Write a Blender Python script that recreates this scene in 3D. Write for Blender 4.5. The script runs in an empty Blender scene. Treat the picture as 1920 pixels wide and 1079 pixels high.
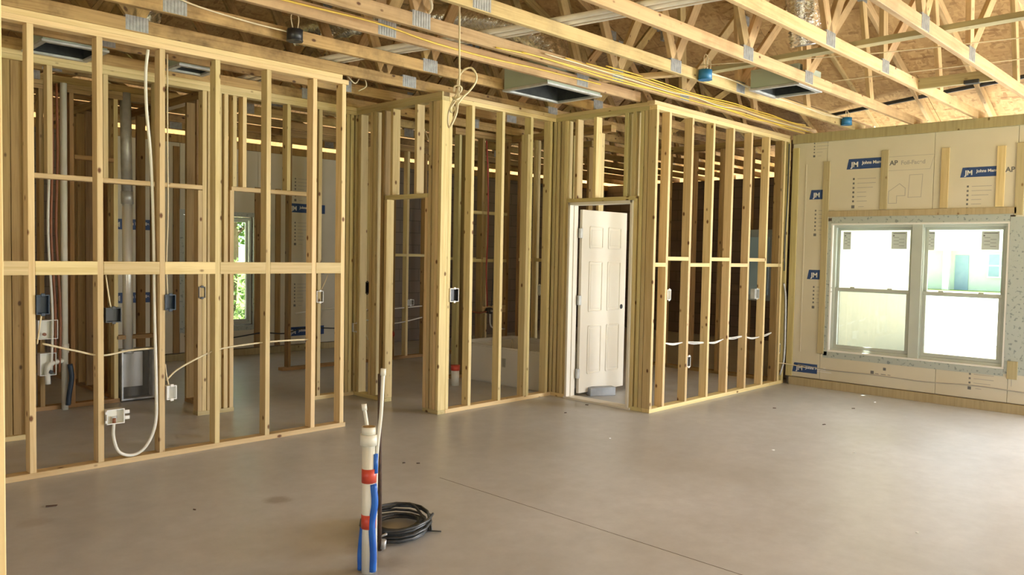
import bpy, bmesh, math, random
from mathutils import Matrix, Vector, noise
random.seed(7)
scn = bpy.context.scene
# ------------------------------------------------------------------ camera
CAM_H, F_PX = 1.5037, 1492.7
PITCH, ROLL, YAW = 0.0438, 0.0192, 0.7707
fw = Vector((math.cos(YAW)*math.cos(PITCH), math.sin(YAW)*math.cos(PITCH), -math.sin(PITCH)))
rt = Vector((math.sin(YAW), -math.cos(YAW), 0.0)); up = rt.cross(fw)
r2 = rt*math.cos(ROLL)+up*math.sin(ROLL); u2 = -rt*math.sin(ROLL)+up*math.cos(ROLL)
cd = bpy.data.cameras.new('camera'); cam = bpy.data.objects.new('camera', cd)
scn.collection.objects.link(cam); scn.camera = cam
cam.matrix_world = Matrix(((r2.x, u2.x, -fw.x, 0), (r2.y, u2.y, -fw.y, 0), (r2.z, u2.z, -fw.z, CAM_H), (0, 0, 0, 1)))
cd.sensor_width = 36; cd.lens = 36*F_PX/1920; cd.clip_start = .05; cd.clip_end = 300
# ------------------------------------------------------------------ world, sun, daylight, exposure
world = bpy.data.worlds.new('world'); scn.world = world; world.use_nodes = True
bg = world.node_tree.nodes['Background']
bg.inputs[0].default_value = (.80, .90, 1.0, 1); bg.inputs[1].default_value = 3.0
sd = bpy.data.lights.new('sun', 'SUN'); sd.energy = 50.0; sd.angle = .009; sd.color = (1, .95, .86)
sun = bpy.data.objects.new('sun', sd); scn.collection.objects.link(sun)
SUN_FROM = Vector((.225, .12, .967))
sun.rotation_euler = SUN_FROM.to_track_quat('Z', 'Y').to_euler()
def daylight(name, loc, target, sx, sy, power, col):
    l = bpy.data.lights.new(name, 'AREA'); l.shape = 'RECTANGLE'; l.size = sx; l.size_y = sy; l.energy = power; l.color = col
    o = bpy.data.objects.new(name, l); scn.collection.objects.link(o); o.location = loc
    o.rotation_euler = (Vector(target)-Vector(loc)).to_track_quat('-Z', 'Z').to_euler(); return o
# lamps for sky light at the patio door; unseen rear and entrance fills added
daylight('patio_door_daylight', (9.08, -1.15, 1.2), (5.5, -.2, 1.2), 3.4, 2.3, 690, (.97, .985, 1.0))
daylight('rear_fill_light', (4.6, -3.47, 1.25), (4.6, 0, 1.25), 5.4, 2.3, 45, (1.0, .98, .93))
daylight('entrance_fill_light', (-3.97, .2, 1.25), (0, .2, 1.25), 4.2, 2.3, 70, (1.0, .98, .9))
vs = scn.view_settings; vs.view_transform = 'Standard'; vs.look = 'None'; vs.exposure = -0.06; vs.gamma = 1; vs.use_curve_mapping = False
scn.cycles.use_denoising = True
scn.cycles.use_adaptive_sampling = True; scn.cycles.adaptive_threshold = .07; scn.cycles.adaptive_min_samples = 16
scn.cycles.max_bounces = 7; scn.cycles.diffuse_bounces = 5; scn.cycles.sample_clamp_indirect = 6; scn.cycles.transparent_max_bounces = 12
# ------------------------------------------------------------------ helpers
W = {}
def link(o): scn.collection.objects.link(o)
def props(o, label=None, cat=None, group=None, kind=None):
    if label: o['label'] = label
    if cat: o['category'] = cat
    if group: o['group'] = group
    if kind: o['kind'] = kind
    return o
def thing(name, loc, label, cat, group=None, kind=None):
    o = bpy.data.objects.new(name, None); link(o); o.empty_display_size = .1
    o.location = loc; W[o.name] = Matrix.Translation(Vector(loc)); return props(o, label, cat, group, kind)
def put(name, mesh, M, parent=None, mat=None):
    o = bpy.data.objects.new(name, mesh); link(o)
    if mat is not None and not mesh.materials: mesh.materials.append(mat)
    if parent is not None:
        o.parent = parent; o.matrix_basis = W[parent.name].inverted() @ M
    else: o.matrix_basis = M
    W[o.name] = M; return o
def bm_mesh(name, bm, smooth=False):
    me = bpy.data.meshes.new(name); bm.to_mesh(me); bm.free()
    if smooth:
        for p in me.polygons: p.use_smooth = True
    return me
def box_bm(bm, c, d, M=None):
    r = bmesh.ops.create_cube(bm, size=1.0, matrix=Matrix.Translation(Vector(c)) @ Matrix.Diagonal((d[0], d[1], d[2], 1)))
    if M is not None: bmesh.ops.transform(bm, matrix=M, verts=r['verts'])
    return r['verts']
BOXC = {}
def box_mesh(dx, dy, dz, mat, bev=.002):
    k = (round(dx, 3), round(dy, 3), round(dz, 3), mat.name, bev)
    if k not in BOXC:
        bm = bmesh.new(); box_bm(bm, (0, 0, 0), (dx, dy, dz))
        if bev: bmesh.ops.bevel(bm, geom=bm.edges[:], offset=min(bev, .3*min(dx, dy, dz)), segments=1, affect='EDGES')
        me = bm_mesh('board', bm); me.materials.append(mat); BOXC[k] = me
    return BOXC[k]
def board(name, parent, a, b, wdir, w, t, mat, bev=.002):
    """a timber from a to b; w is its size along wdir, t across"""
    a = Vector(a); b = Vector(b); z = (b-a); L = z.length; z = z/L
    x = Vector(wdir); x = (x-z*x.dot(z)).normalized(); y = z.cross(x)
    c = (a+b)/2
    M = Matrix(((x.x, y.x, z.x, c.x), (x.y, y.y, z.y, c.y), (x.z, y.z, z.z, c.z), (0, 0, 0, 1)))
    return put(name, box_mesh(w, t, L, mat, bev), M, parent)
def slab(name, parent, lo, hi, mat, bev=.002):
    """axis-aligned box between two corners"""
    lo = Vector(lo); hi = Vector(hi); d = hi-lo
    return put(name, box_mesh(abs(d.x), abs(d.y), abs(d.z), mat, bev), Matrix.Translation((lo+hi)/2), parent)
def smooth_pts(pts, n=6):
    pts = [Vector(p) for p in pts]
    if len(pts) < 3: return pts
    P = [pts[0]*2-pts[1]]+pts+[pts[-1]*2-pts[-2]]; out = []
    for i in range(1, len(P)-2):
        for k in range(n):
            t = k/n; p0, p1, p2, p3 = P[i-1:i+3]
            out.append(.5*((2*p1)+(p2-p0)*t+(2*p0-5*p1+4*p2-p3)*t*t+(3*p1-p0-3*p2+p3)*t**3))
    out.append(pts[-1]); return out
def tube_bm(bm, pts, r, sides=6, caps=True):
    n = len(pts); rings = []; ref = None
    rr = r if isinstance(r, (list, tuple)) else [r]*n
    for i, p in enumerate(pts):
        d = (pts[min(i+1, n-1)]-pts[max(i-1, 0)]).normalized()
        if ref is None: ref = Vector((0, 0, 1)) if abs(d.z) < .9 else Vector((1, 0, 0))
        x = (ref-d*ref.dot(d)).normalized(); ref = x; y = d.cross(x)
        rings.append([bm.verts.new(p+(x*math.cos(2*math.pi*k/sides)+y*math.sin(2*math.pi*k/sides))*rr[i]) for k in range(sides)])
    for a, b in zip(rings, rings[1:]):
        for k in range(sides): bm.faces.new((a[k], a[(k+1) % sides], b[(k+1) % sides], b[k]))
    if caps:
        bm.faces.new(rings[0][::-1]); bm.faces.new(rings[-1])
def tube(name, parent, pts, r, mat, sides=6, sm=6, origin=None):
    pts = smooth_pts(pts, sm) if sm else [Vector(p) for p in pts]
    if origin is not None: o = Vector(origin)
    elif parent is not None: o = W[parent.name].translation.copy()
    else: o = pts[0].copy()
    bm = bmesh.new(); tube_bm(bm, [p-o for p in pts], r, sides); bmesh.ops.recalc_face_normals(bm, faces=bm.faces)
    return put(name, bm_mesh(name, bm, True), Matrix.Translation(o), parent, mat)
def cyl(name, parent, a, b, r, mat, sides=20, r2=None):
    a = Vector(a); b = Vector(b); o = a
    bm = bmesh.new(); tube_bm(bm, [Vector((0, 0, 0)), b-a], [r, r2 if r2 else r], sides)
    bmesh.ops.recalc_face_normals(bm, faces=bm.faces)
    me = bm_mesh(name, bm)
    for p in me.polygons: p.use_smooth = len(p.vertices) == 4
    return put(name, me, Matrix.Translation(o), parent, mat)
def poly_prism(name, parent, pts, nrm, th, mat):
    """flat polygon pts (world) thickened along nrm by th"""
    o = Vector(pts[0]); bm = bmesh.new(); nrm = Vector(nrm)
    a = [bm.verts.new(Vector(p)-o) for p in pts]; b = [bm.verts.new(Vector(p)-o+nrm*th) for p in pts]
    n = len(pts)
    bm.faces.new(a[::-1]); bm.faces.new(b)
    for i in range(n): bm.faces.new((a[i], a[(i+1) % n], b[(i+1) % n], b[i]))
    bmesh.ops.recalc_face_normals(bm, faces=bm.faces)
    return put(name, bm_mesh(name, bm), Matrix.Translation(o), parent, mat)
def text(name, parent, s, M, size, mat, bold=False):
    c = bpy.data.curves.new('t', 'FONT'); c.body = s; c.size = size; c.extrude = .0004
    if bold: c.offset = size*.03
    t = bpy.data.objects.new('t', c); link(t)
    dg = bpy.context.evaluated_depsgraph_get(); me = bpy.data.meshes.new_from_object(t.evaluated_get(dg))
    bpy.data.objects.remove(t); me.name = name; me.materials.clear(); return put(name, me, M, parent, mat)
# ------------------------------------------------------------------ materials
def new_mat(name, col, rough=.6, metal=0.0, spec=.5):
    m = bpy.data.materials.new(name); m.use_nodes = True; b = m.node_tree.nodes['Principled BSDF']
    b.inputs['Base Color'].default_value = (*col, 1); b.inputs['Roughness'].default_value = rough
    b.inputs['Metallic'].default_value = metal; b.inputs['Specular IOR Level'].default_value = spec
    return m
class NT:
    def __init__(s, m): s.t = m.node_tree; s.b = s.t.nodes['Principled BSDF']
    def n(s, typ, **kw):
        x = s.t.nodes.new(typ)
        for k, v in kw.items():
            if k.startswith('i_'):
                key = k[2:]; key = int(key) if key.isdigit() else key.replace('_', ' ')
                if hasattr(v, 'node'): s.t.links.new(v, x.inputs[key])
                else: x.inputs[key].default_value = v
            else: setattr(x, k, v)
        return x
    def ramp(s, fac, stops):
        r = s.t.nodes.new('ShaderNodeValToRGB'); s.t.links.new(fac, r.inputs[0])
        while len(r.color_ramp.elements) < len(stops): r.color_ramp.elements.new(.5)
        for e, (p, c) in zip(r.color_ramp.elements, stops): e.position = p; e.color = (*c, 1)
        return r.outputs[0]
    def mix(s, fac, a, b, mode='MIX'):
        x = s.t.nodes.new('ShaderNodeMix'); x.data_type = 'RGBA'; x.blend_type = mode
        for sock, v in ((x.inputs[0], fac), (x.inputs[6], a), (x.inputs[7], b)):
            if hasattr(v, 'node'): s.t.links.new(v, sock)
            elif isinstance(v, tuple): sock.default_value = (*v, 1) if len(v) == 3 else v
            else: sock.default_value = v
        return x.outputs[2]
    def out(s, name, v): s.t.links.new(v, s.b.inputs[name])
    def bump(s, h, strength=.2, dist=.01):
        x = s.n('ShaderNodeBump', i_Strength=strength, i_Distance=dist, i_Height=h); s.out('Normal', x.outputs[0])
def wood_mat(name, light, dark, knot, var=.22, knots=.11, stain=0.0):
    m = new_mat(name, light, .62, 0, .3); g = NT(m)
    tc = g.n('ShaderNodeTexCoord'); oi = g.n('ShaderNodeObjectInfo')
    off = g.n('ShaderNodeMath', operation='MULTIPLY', i_0=oi.outputs['Random'], i_1=57.0)
    vec = g.n('ShaderNodeVectorMath', operation='ADD', i_0=tc.outputs['Object'], i_1=off.outputs[0])
    mp = g.n('ShaderNodeMapping', i_Vector=vec.outputs[0]); mp.inputs['Scale'].default_value = (26, 26, 1.1)
    gr = g.n('ShaderNodeTexNoise', i_Vector=mp.outputs[0], i_Scale=1.6, i_Detail=4.0, i_Roughness=.6, i_Distortion=.6)
    mp2 = g.n('ShaderNodeMapping', i_Vector=vec.outputs[0]); mp2.inputs['Scale'].default_value = (11, 11, 6.5)
    vo = g.n('ShaderNodeTexVoronoi', i_Vector=mp2.outputs[0], i_Scale=1.0)
    kn = g.n('ShaderNodeMapRange', i_Value=vo.outputs['Distance'], i_1=knots*.75, i_2=knots*1.5, i_3=1.0, i_4=0.0)
    sel = g.n('ShaderNodeSeparateColor', i_0=vo.outputs['Color'])
    ks = g.n('ShaderNodeMath', operation='GREATER_THAN', i_0=sel.outputs[0], i_1=.38)
    kf = g.n('ShaderNodeMath', operation='MULTIPLY', i_0=kn.outputs[0], i_1=ks.outputs[0])
    c = g.ramp(gr.outputs['Fac'], [(.30, dark), (.52, light), (.75, tuple(min(1, x*1.12) for x in light))])
    if stain:
        st = g.n('ShaderNodeTexNoise', i_Vector=vec.outputs[0], i_Scale=2.1, i_Detail=5.0, i_Roughness=.7)
        sf = g.n('ShaderNodeMapRange', i_Value=st.outputs['Fac'], i_1=.46, i_2=.66, i_3=0.0, i_4=stain)
        c = g.mix(sf.outputs[0], c, tuple(x*.35 for x in dark))
    c = g.mix(kf.outputs[0], c, knot)
    # each timber has its own tone
    vr = g.n('ShaderNodeMapRange', i_Value=oi.outputs['Random'], i_1=0.0, i_2=1.0, i_3=1-var, i_4=1+var*.5)
    w2 = g.n('ShaderNodeTexWhiteNoise', noise_dimensions='1D', i_W=oi.outputs['Random'])
    hs = g.n('ShaderNodeMapRange', i_Value=w2.outputs['Value'], i_1=0.0, i_2=1.0, i_3=.490, i_4=.512)
    h = g.n('ShaderNodeHueSaturation', i_Hue=hs.outputs[0], i_Saturation=1.0, i_Value=vr.outputs[0], i_Color=c)
    g.out('Base Color', h.outputs[0]); g.bump(gr.outputs['Fac'], .12, .003); return m
PINE = wood_mat('pine_stud', (.72, .56, .29), (.62, .455, .205), (.17, .075, .025))
PINE_B = wood_mat('pine_green_tint', (.65, .54, .27), (.56, .445, .195), (.17, .08, .03))
TRUSS = wood_mat('pine_truss', (.55, .39, .195), (.44, .295, .13), (.15, .07, .03), .22, .09, .35)
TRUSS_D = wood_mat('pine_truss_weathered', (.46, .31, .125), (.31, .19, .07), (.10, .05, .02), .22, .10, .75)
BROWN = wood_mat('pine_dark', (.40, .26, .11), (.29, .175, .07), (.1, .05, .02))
TREATED = wood_mat('treated_lumber', (.42, .36, .19), (.35, .295, .145), (.13, .09, .03), .12)
TAN = wood_mat('furring_tan', (.46, .385, .225), (.40, .33, .18), (.2, .12, .05), .1)
def osb_mat():
    m = new_mat('osb', (.5, .32, .14), .7, 0, .25); g = NT(m)
    tc = g.n('ShaderNodeTexCoord'); vec = tc.outputs['Object']
    cols = None
    lay = []
    for rot, sc in ((.35, (44, 13, 20)), (-.8, (13, 40, 20)), (1.2, (30, 10, 20))):
        mp = g.n('ShaderNodeMapping', i_Vector=vec); mp.inputs['Rotation'].default_value = (0, 0, rot); mp.inputs['Scale'].default_value = sc
        v1 = g.n('ShaderNodeTexVoronoi', i_Vector=mp.outputs[0], i_Scale=1.0); s1 = g.n('ShaderNodeSeparateColor', i_0=v1.outputs['Color'])
        lay.append((s1.outputs[0], s1.outputs[1], v1.outputs['Distance']))
    cr = [(.0, (.34, .20, .08)), (.2, (.46, .29, .125)), (.6, (.51, .33, .145)), (1., (.58, .39, .18))]
    c = g.mix(g.n('ShaderNodeMath', operation='GREATER_THAN', i_0=lay[1][1], i_1=.5).outputs[0], g.ramp(lay[0][0], cr), g.ramp(lay[1][0], cr))
    dk = g.n('ShaderNodeMath', operation='GREATER_THAN', i_0=lay[2][0], i_1=.93)
    c = g.mix(g.n('ShaderNodeMath', operation='MULTIPLY', i_0=dk.outputs[0], i_1=.6).outputs[0], c, (.22, .11, .04))
    n3 = g.n('ShaderNodeTexNoise', i_Vector=vec, i_Scale=1.1, i_Detail=3.0)
    c = g.mix(g.n('ShaderNodeMapRange', i_Value=n3.outputs['Fac'], i_1=.4, i_2=.7, i_3=0.0, i_4=.55).outputs[0], c, (.60, .41, .19))
    g.out('Base Color', c); g.bump(lay[0][2], .2, .003); return m
OSB = osb_mat()
def concrete_mat():
    m = new_mat('concrete_slab', (.45, .41, .36), .55, 0, .6); g = NT(m)
    tc = g.n('ShaderNodeTexCoord'); v = tc.outputs['Object']
    n1 = g.n('ShaderNodeTexNoise', i_Vector=v, i_Scale=.55, i_Detail=5.0, i_Roughness=.55)
    c = g.ramp(n1.outputs['Fac'], [(.30, (.42, .425, .42)), (.52, (.50, .515, .525)), (.72, (.57, .59, .61))])
    n2 = g.n('ShaderNodeTexNoise', i_Vector=v, i_Scale=7.0, i_Detail=6.0, i_Roughness=.7)
    f = g.n('ShaderNodeMapRange', i_Value=n2.outputs['Fac'], i_1=.3, i_2=.7, i_3=.90, i_4=1.06)
    c = g.mix(1.0, c, f.outputs[0], 'MULTIPLY')
    # two dark stains, dark spots round the pipe and rod, faint broad patches
    for (x, y, r, dens) in ((2.407, 4.262, .085, .5), (1.25, 4.78, .10, .3), (2.25, 3.05, .16, .35), (2.33, 3.25, .12, .3), (4.3, 2.2, .5, .08), (6.1, 2.6, .6, .08)):
        sub = g.n('ShaderNodeVectorMath', operation='DISTANCE', i_0=v, i_1=(x, y, 0.0))
        wob = g.n('ShaderNodeMath', operation='MULTIPLY_ADD', i_0=n2.outputs['Fac'], i_1=r*.9, i_2=sub.outputs['Value'])
        sf = g.n('ShaderNodeMapRange', i_Value=wob.outputs[0], i_1=r*.9, i_2=r*1.5, i_3=dens, i_4=0.0)
        c = g.mix(sf.outputs[0], c, (.17, .13, .10))
    g.out('Base Color', c)
    rr = g.n('ShaderNodeMapRange', i_Value=n1.outputs['Fac'], i_1=.3, i_2=.7, i_3=.30, i_4=.46); g.out('Roughness', rr.outputs[0])
    g.bump(n2.outputs['Fac'], .08, .004); return m
SLAB = concrete_mat()
def block_mat():
    m = new_mat('concrete_block', (.2, .17, .145), .9, 0, .2); g = NT(m)
    tc = g.n('ShaderNodeTexCoord'); s = g.n('ShaderNodeSeparateXYZ', i_0=tc.outputs['Object'])
    a = g.n('ShaderNodeMath', operation='ADD', i_0=s.outputs[0], i_1=s.outputs[1])
    cx = g.n('ShaderNodeCombineXYZ', i_0=a.outputs[0], i_1=s.outputs[2])
    b = g.n('ShaderNodeTexBrick', i_Vector=cx.outputs[0], i_Scale=1.0, i_Color1=(.27, .23, .195, 1), i_Color2=(.235, .20, .17, 1), i_Mortar=(.17, .145, .12, 1))
    b.inputs['Mortar Size'].default_value = .006; b.inputs['Brick Width'].default_value = .4; b.inputs['Row Height'].default_value = .2
    g.out('Base Color', b.outputs[0]); g.bump(b.outputs['Fac'], -.3, .01); return m
BLOCK = block_mat()
def mottled(name, c1, c2, scale, rough, metal=0.0, lo=.35, hi=.65, bump=0):
    m = new_mat(name, c1, rough, metal); g = NT(m); tc = g.n('ShaderNodeTexCoord')
    n = g.n('ShaderNodeTexNoise', i_Vector=tc.outputs['Object'], i_Scale=scale, i_Detail=4.0)
    g.out('Base Color', g.ramp(n.outputs['Fac'], [(lo, c1), (hi, c2)]))
    if bump: g.bump(n.outputs['Fac'], bump, .01)
    return m
FOAM = mottled('foam_board_facer', (.62, .58, .44), (.67, .63, .50), 1.4, .45)
TAPE = mottled('printed_flashing_tape', (.24, .28, .27), (.44, .49, .45), 30, .3, 0, .36, .42)
VINYL = mottled('window_vinyl', (.46, .51, .46), (.50, .55, .49), 3, .4)
WHITE = mottled('white_plastic', (.78, .78, .74), (.82, .82, .78), 5, .35)
PVC = mottled('white_pvc', (.80, .79, .70), (.74, .73, .62), 8, .35)
CREAM = mottled('cream_cable', (.72, .63, .42), (.66, .57, .36), 9, .5)
YELLOW = mottled('yellow_cable', (.75, .55, .08), (.68, .48, .06), 9, .45)
DOORW = mottled('door_primer', (.80, .76, .66), (.77, .73, .63), 2, .45)
BLACK = mottled('black_plastic', (.018, .018, .02), (.03, .03, .032), 9, .4)
BLUEBOX = mottled('blue_plastic', (.02, .16, .36), (.03, .20, .42), 9, .4)
NAVYBOX = mottled('dark_blue_plastic', (.015, .03, .055), (.022, .042, .07), 9, .45)
GALV = mottled('galvanized_steel', (.46, .47, .46), (.60, .61, .60), 14, .42, .45)
PLATE = mottled('truss_plate_steel', (.30, .31, .30), (.40, .41, .40), 30, .5, .5)
DUCTM = mottled('bright_duct_metal', (.80, .79, .73), (.86, .85, .80), 4, .3, .4)
FOIL = mottled('crinkled_foil', (.55, .55, .53), (.80, .80, .78), 30, .22, 1.0, .35, .65, .9)
BOARDG = mottled('duct_board_green', (.34, .40, .30), (.38, .44, .34), 3, .6)
DUCTBLK = mottled('duct_black_lining', (.015, .018, .018), (.03, .034, .032), 20, .8)
REDTAPE = mottled('red_tape', (.55, .06, .035), (.62, .09, .05), 10, .4)
BLUEFILM = mottled('blue_sleeve', (.01, .10, .48), (.02, .15, .58), 10, .35)
REDPEX = mottled('red_pipe', (.40, .045, .04), (.46, .06, .05), 10, .4)
COPPER = mottled('copper_brown_pipe', (.24, .085, .035), (.30, .11, .045), 10, .45)
RUST = mottled('rusty_rod', (.05, .03, .02), (.09, .05, .03), 40, .75)
CABLEBLK = mottled('dark_grey_cable', (.035, .04, .042), (.06, .065, .07), 14, .35)
TUBW = mottled('tub_acrylic', (.74, .74, .70), (.78, .78, .74), 2, .25)
LABELBLUE = mottled('blue_print', (.02, .06, .19), (.03, .075, .22), 9, .5)
INK = mottled('grey_ink', (.13, .13, .13), (.18, .18, .17), 9, .6)
PALEINK = mottled('pale_ink', (.40, .38, .33), (.44, .42, .37), 9, .6)
WINK = mottled('white_ink', (.8, .8, .8), (.76, .76, .76), 9, .6)
def paper_mat():
    m = bpy.data.materials.new('paper_sticker'); m.use_nodes = True; t = m.node_tree; t.nodes.clear()
    o = t.nodes.new('ShaderNodeOutputMaterial'); a = t.nodes.new('ShaderNodeBsdfDiffuse'); b = t.nodes.new('ShaderNodeBsdfTranslucent'); x = t.nodes.new('ShaderNodeMixShader')
    n = t.nodes.new('ShaderNodeTexNoise'); n.inputs['Scale'].default_value = 40; r = t.nodes.new('ShaderNodeValToRGB')
    r.color_ramp.elements[0].color = (.5, .52, .48, 1); r.color_ramp.elements[1].color = (.72, .74, .70, 1); t.links.new(n.outputs[0], r.inputs[0])
    t.links.new(r.outputs[0], a.inputs[0]); t.links.new(r.outputs[0], b.inputs[0]); x.inputs[0].default_value = .35
    t.links.new(a.outputs[0], x.inputs[1]); t.links.new(b.outputs[0], x.inputs[2]); t.links.new(x.outputs[0], o.inputs[0]); return m
STICK = paper_mat()
BOUNCE_SOIL = mottled('light_bounce_soil', (.58, .50, .37), (.66, .58, .45), 1.5, .95)  # pale ground added as a reflector to brighten the eaves from below
STUCCO = mottled('cream_stucco', (.56, .52, .37), (.60, .56, .41), 30, .9)
SEAL_FELT = mottled('light_seal_felt', (.03, .03, .03), (.05, .05, .05), 6, .9)
GRASS = mottled('lawn', (.16, .24, .05), (.26, .34, .09), 3, .9)
DRIVE = mottled('driveway_concrete', (.62, .60, .56), (.68, .66, .62), 2, .8)
LEAF = mottled('leaves', (.10, .22, .03), (.20, .34, .07), 2, .6)
BARK = mottled('bark', (.10, .07, .045), (.16, .12, .08), 9, .9)
PALEGREEN = mottled('pale_green_siding', (.55, .66, .56), (.60, .70, .60), 3, .7)
BLUEDOOR = mottled('blue_grey_paint', (.22, .33, .42), (.25, .36, .45), 3, .5)
SHINGLE = mottled('roof_shingles', (.16, .14, .12), (.24, .21, .18), 14, .9)
def glass_mat(name, tint, refl=.06):
    m = bpy.data.materials.new(name); m.use_nodes = True; t = m.node_tree; t.nodes.clear()
    o = t.nodes.new('ShaderNodeOutputMaterial'); a = t.nodes.new('ShaderNodeBsdfTransparent'); a.inputs[0].default_value = (*tint, 1)
    b = t.nodes.new('ShaderNodeBsdfGlossy'); b.inputs['Roughness'].default_value = .03
    x = t.nodes.new('ShaderNodeMixShader'); x.inputs[0].default_value = refl
    t.links.new(a.outputs[0], x.inputs[1]); t.links.new(b.outputs[0], x.inputs[2]); t.links.new(x.outputs[0], o.inputs[0]); return m
GLASS = glass_mat('window_glass', (.93, .97, .94))
SCREEN = glass_mat('insect_screen', (.80, .80, .80), 0.0)
# ------------------------------------------------------------------ ground and slab
ZP, HS, TP = .038, 2.873, 2.95
g = slab('lawn', None, (-60, -60, -.35), (90, 90, -.15), GRASS, 0); props(g, 'green lawn around the house seen outside the windows', 'lawn', kind='structure')
d = slab('driveway', None, (12.6, -24, -.15), (47, 3, -.12), DRIVE, 0); props(d, 'pale sunlit concrete driveway and street outside the double window', 'driveway', kind='structure')
d = slab('street', None, (17.5, 3, -.15), (47, 18, -.12), DRIVE, 0); props(d, 'pale sunlit street in front of the neighbouring house', 'street', kind='structure')
sg = slab('bounce_soil', None, (-14, -12, -.15), (12.6, 16.5, -.14), BOUNCE_SOIL, 0); props(sg, 'pale soil added around the house walls to bounce light under the eaves', 'soil', kind='structure')
sg = slab('bounce_soil', None, (12.6, 3, -.15), (17.5, 16.5, -.14), BOUNCE_SOIL, 0); props(sg, 'pale soil added beyond the house wing to bounce light under its eaves', 'soil', kind='structure')
fl = thing('floor', (0, 0, 0), 'bare concrete slab floor with a thin control joint', 'floor', kind='structure')
bm = bmesh.new(); box_bm(bm, (4.775, 3.475, -.15), (17.95, 14.35, .3))
put('slab', bm_mesh('slab', bm), Matrix.Identity(4), fl, SLAB)
slab('control_joint', fl, (3.432, -3.4, -.01), (3.435, 3.97, .0006), RUST, 0)
# ------------------------------------------------------------------ masonry shell
def masonry(name, label, lo, hi, holes, axis):
    """block wall from lo to hi, holes = [(a0,a1,z0,z1)] along the wall axis"""
    r = thing(name, ((lo[0]+hi[0])/2, (lo[1]+hi[1])/2, 0), label, 'wall', kind='structure')
    o = W[r.name].translation; bm = bmesh.new(); i = axis
    def pc(a0, a1, z0, z1):
        if a1-a0 < .001 or z1-z0 < .001: return
        l = list(lo); h = list(hi); l[i] = a0; h[i] = a1; l[2] = z0; h[2] = z1
        l = Vector(l)-o; h = Vector(h)-o; box_bm(bm, (l+h)/2, h-l)
    a = lo[i]
    for (a0, a1, z0, z1) in sorted(holes):
        pc(a, a0, lo[2], hi[2]); pc(a0, a1, lo[2], z0); pc(a0, a1, z1, hi[2]); a = a1
    pc(a, hi[i], lo[2], hi[2])
    put('block_masonry', bm_mesh('masonry', bm), Matrix.Translation(o), r, BLOCK); return r
WIN = (1.985, 3.76, .435, 1.905)          # window_1 opening in the right wall (y0,y1,z0,z1)
FWN = (4.50, 5.49, .42, 1.93)             # window_2 opening in the far wall (x0,x1,z0,z1)
wr = masonry('wall_right', 'block wall lined with printed foam boards and furring around the double window', (9.15, -3.5, -.15), (9.42, 4.25, TP), [WIN, (-2.9, .6, -.15, 2.42)], 1)
wf = masonry('wall_far', 'far block wall with foam boards and a narrow window, behind the framing', (-4.2, 10.43, -.15), (13.75, 10.65, TP), [FWN], 0)
wg = masonry('wall_far_right', 'dark bare block wall seen deep between the right-hand studs', (13.55, 4.25, -.15), (13.75, 10.43, TP), [], 1)
ww = masonry('wall_wing', 'cream stucco wall of the house wing seen through the left panes of the double window', (9.42, 4.25, -.15), (13.55, 4.42, TP), [], 0)
slab('stucco', ww, (9.425, 4.225, -.15), (13.77, 4.25, TP), STUCCO, 0)
masonry('wall_behind', 'block wall with the patio door opening behind the viewer', (-4.2, -3.72, -.15), (9.42, -3.5, TP), [(1.9, 7.3, -.15, 2.42)], 0)
masonry('wall_behind_left', 'block wall with the entrance opening behind the viewer to the left', (-4.2, -3.5, -.15), (-4.0, 10.43, TP), [(-1.9, 2.3, -.15, 2.42)], 1)
# ------------------------------------------------------------------ roof deck
S = .42; Z0 = 3.12
D = {'e': lambda x, y: 9.75-x, 'n': lambda x, y: 11.08-y, 'v': lambda x, y: y-3.65, 'g': lambda x, y: 14.18-x, 'w': lambda x, y: x+4.6, 's': lambda x, y: y+4.1}
def clip(poly, f):
    out = []
    for i, p in enumerate(poly):
        q = poly[(i+1) % len(poly)]; a, b = f(*p), f(*q)
        if a >= 0: out.append(p)
        if (a >= 0) != (b >= 0):
            t = a/(a-b); out.append((p[0]+(q[0]-p[0])*t, p[1]+(q[1]-p[1])*t))
    return out
def area(p): return abs(sum(a[0]*b[1]-b[0]*a[1] for a, b in zip(p, p[1:]+p[:1])))/2
roof = thing('ceiling', (4.8, 3.5, 2.97), 'sloping roof deck of wood strand panels over the trusses', 'ceiling', kind='structure')
def lt(a, b): return lambda x, y: D[b](x, y)-D[a](x, y)
def roof_plane(key, rect, conds, up_x):
    x0, y0, x1, y1 = rect; base = [(x0, y0), (x1, y0), (x1, y1), (x0, y1)]
    for c in conds: base = clip(base, c)
    if len(base) < 3: return
    h = D[key]; z = lambda p: Z0+S*h(*p)
    poly_prism('light_seal_felt', roof, [(p[0], p[1], z(p)+.022) for p in base], (0, 0, 1), .006, SEAL_FELT)  # unseen sheet added so sun does not leak through the panel gaps
    su, sv = (1.125, 2.44) if up_x else (2.44, 1.125); gp = .003
    nx = int((x1-x0)/su)+2; ny = int((y1-y0)/sv)+2
    for i in range(nx):
        for j in range(ny):
            ox = (j % 2)*1.22 if not up_x else 0; oy = (i % 2)*1.22 if up_x else 0
            a0 = x1-(i+1)*su+ox; b0 = y0+j*sv-oy
            c = [(a0+gp, b0+gp), (a0+su-gp, b0+gp), (a0+su-gp, b0+sv-gp), (a0+gp, b0+sv-gp)]
            for cc in conds: c = clip(c, cc) if c else c
            for f in (lambda x, y: x-x0, lambda x, y: x1-x, lambda x, y: y-y0, lambda x, y: y1-y): c = clip(c, f) if c else c
            if len(c) >= 3 and area(c) > .02: poly_prism('roof_panel', roof, [(p[0], p[1], z(p)) for p in c], (0, 0, 1), .012, OSB)
roof_plane('e', (2.5, -4.45, 10.1, 7.4), [lt('e', 'w'), lt('e', 'n'), lt('e', 's'), lt('v', 'e')], True)
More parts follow.
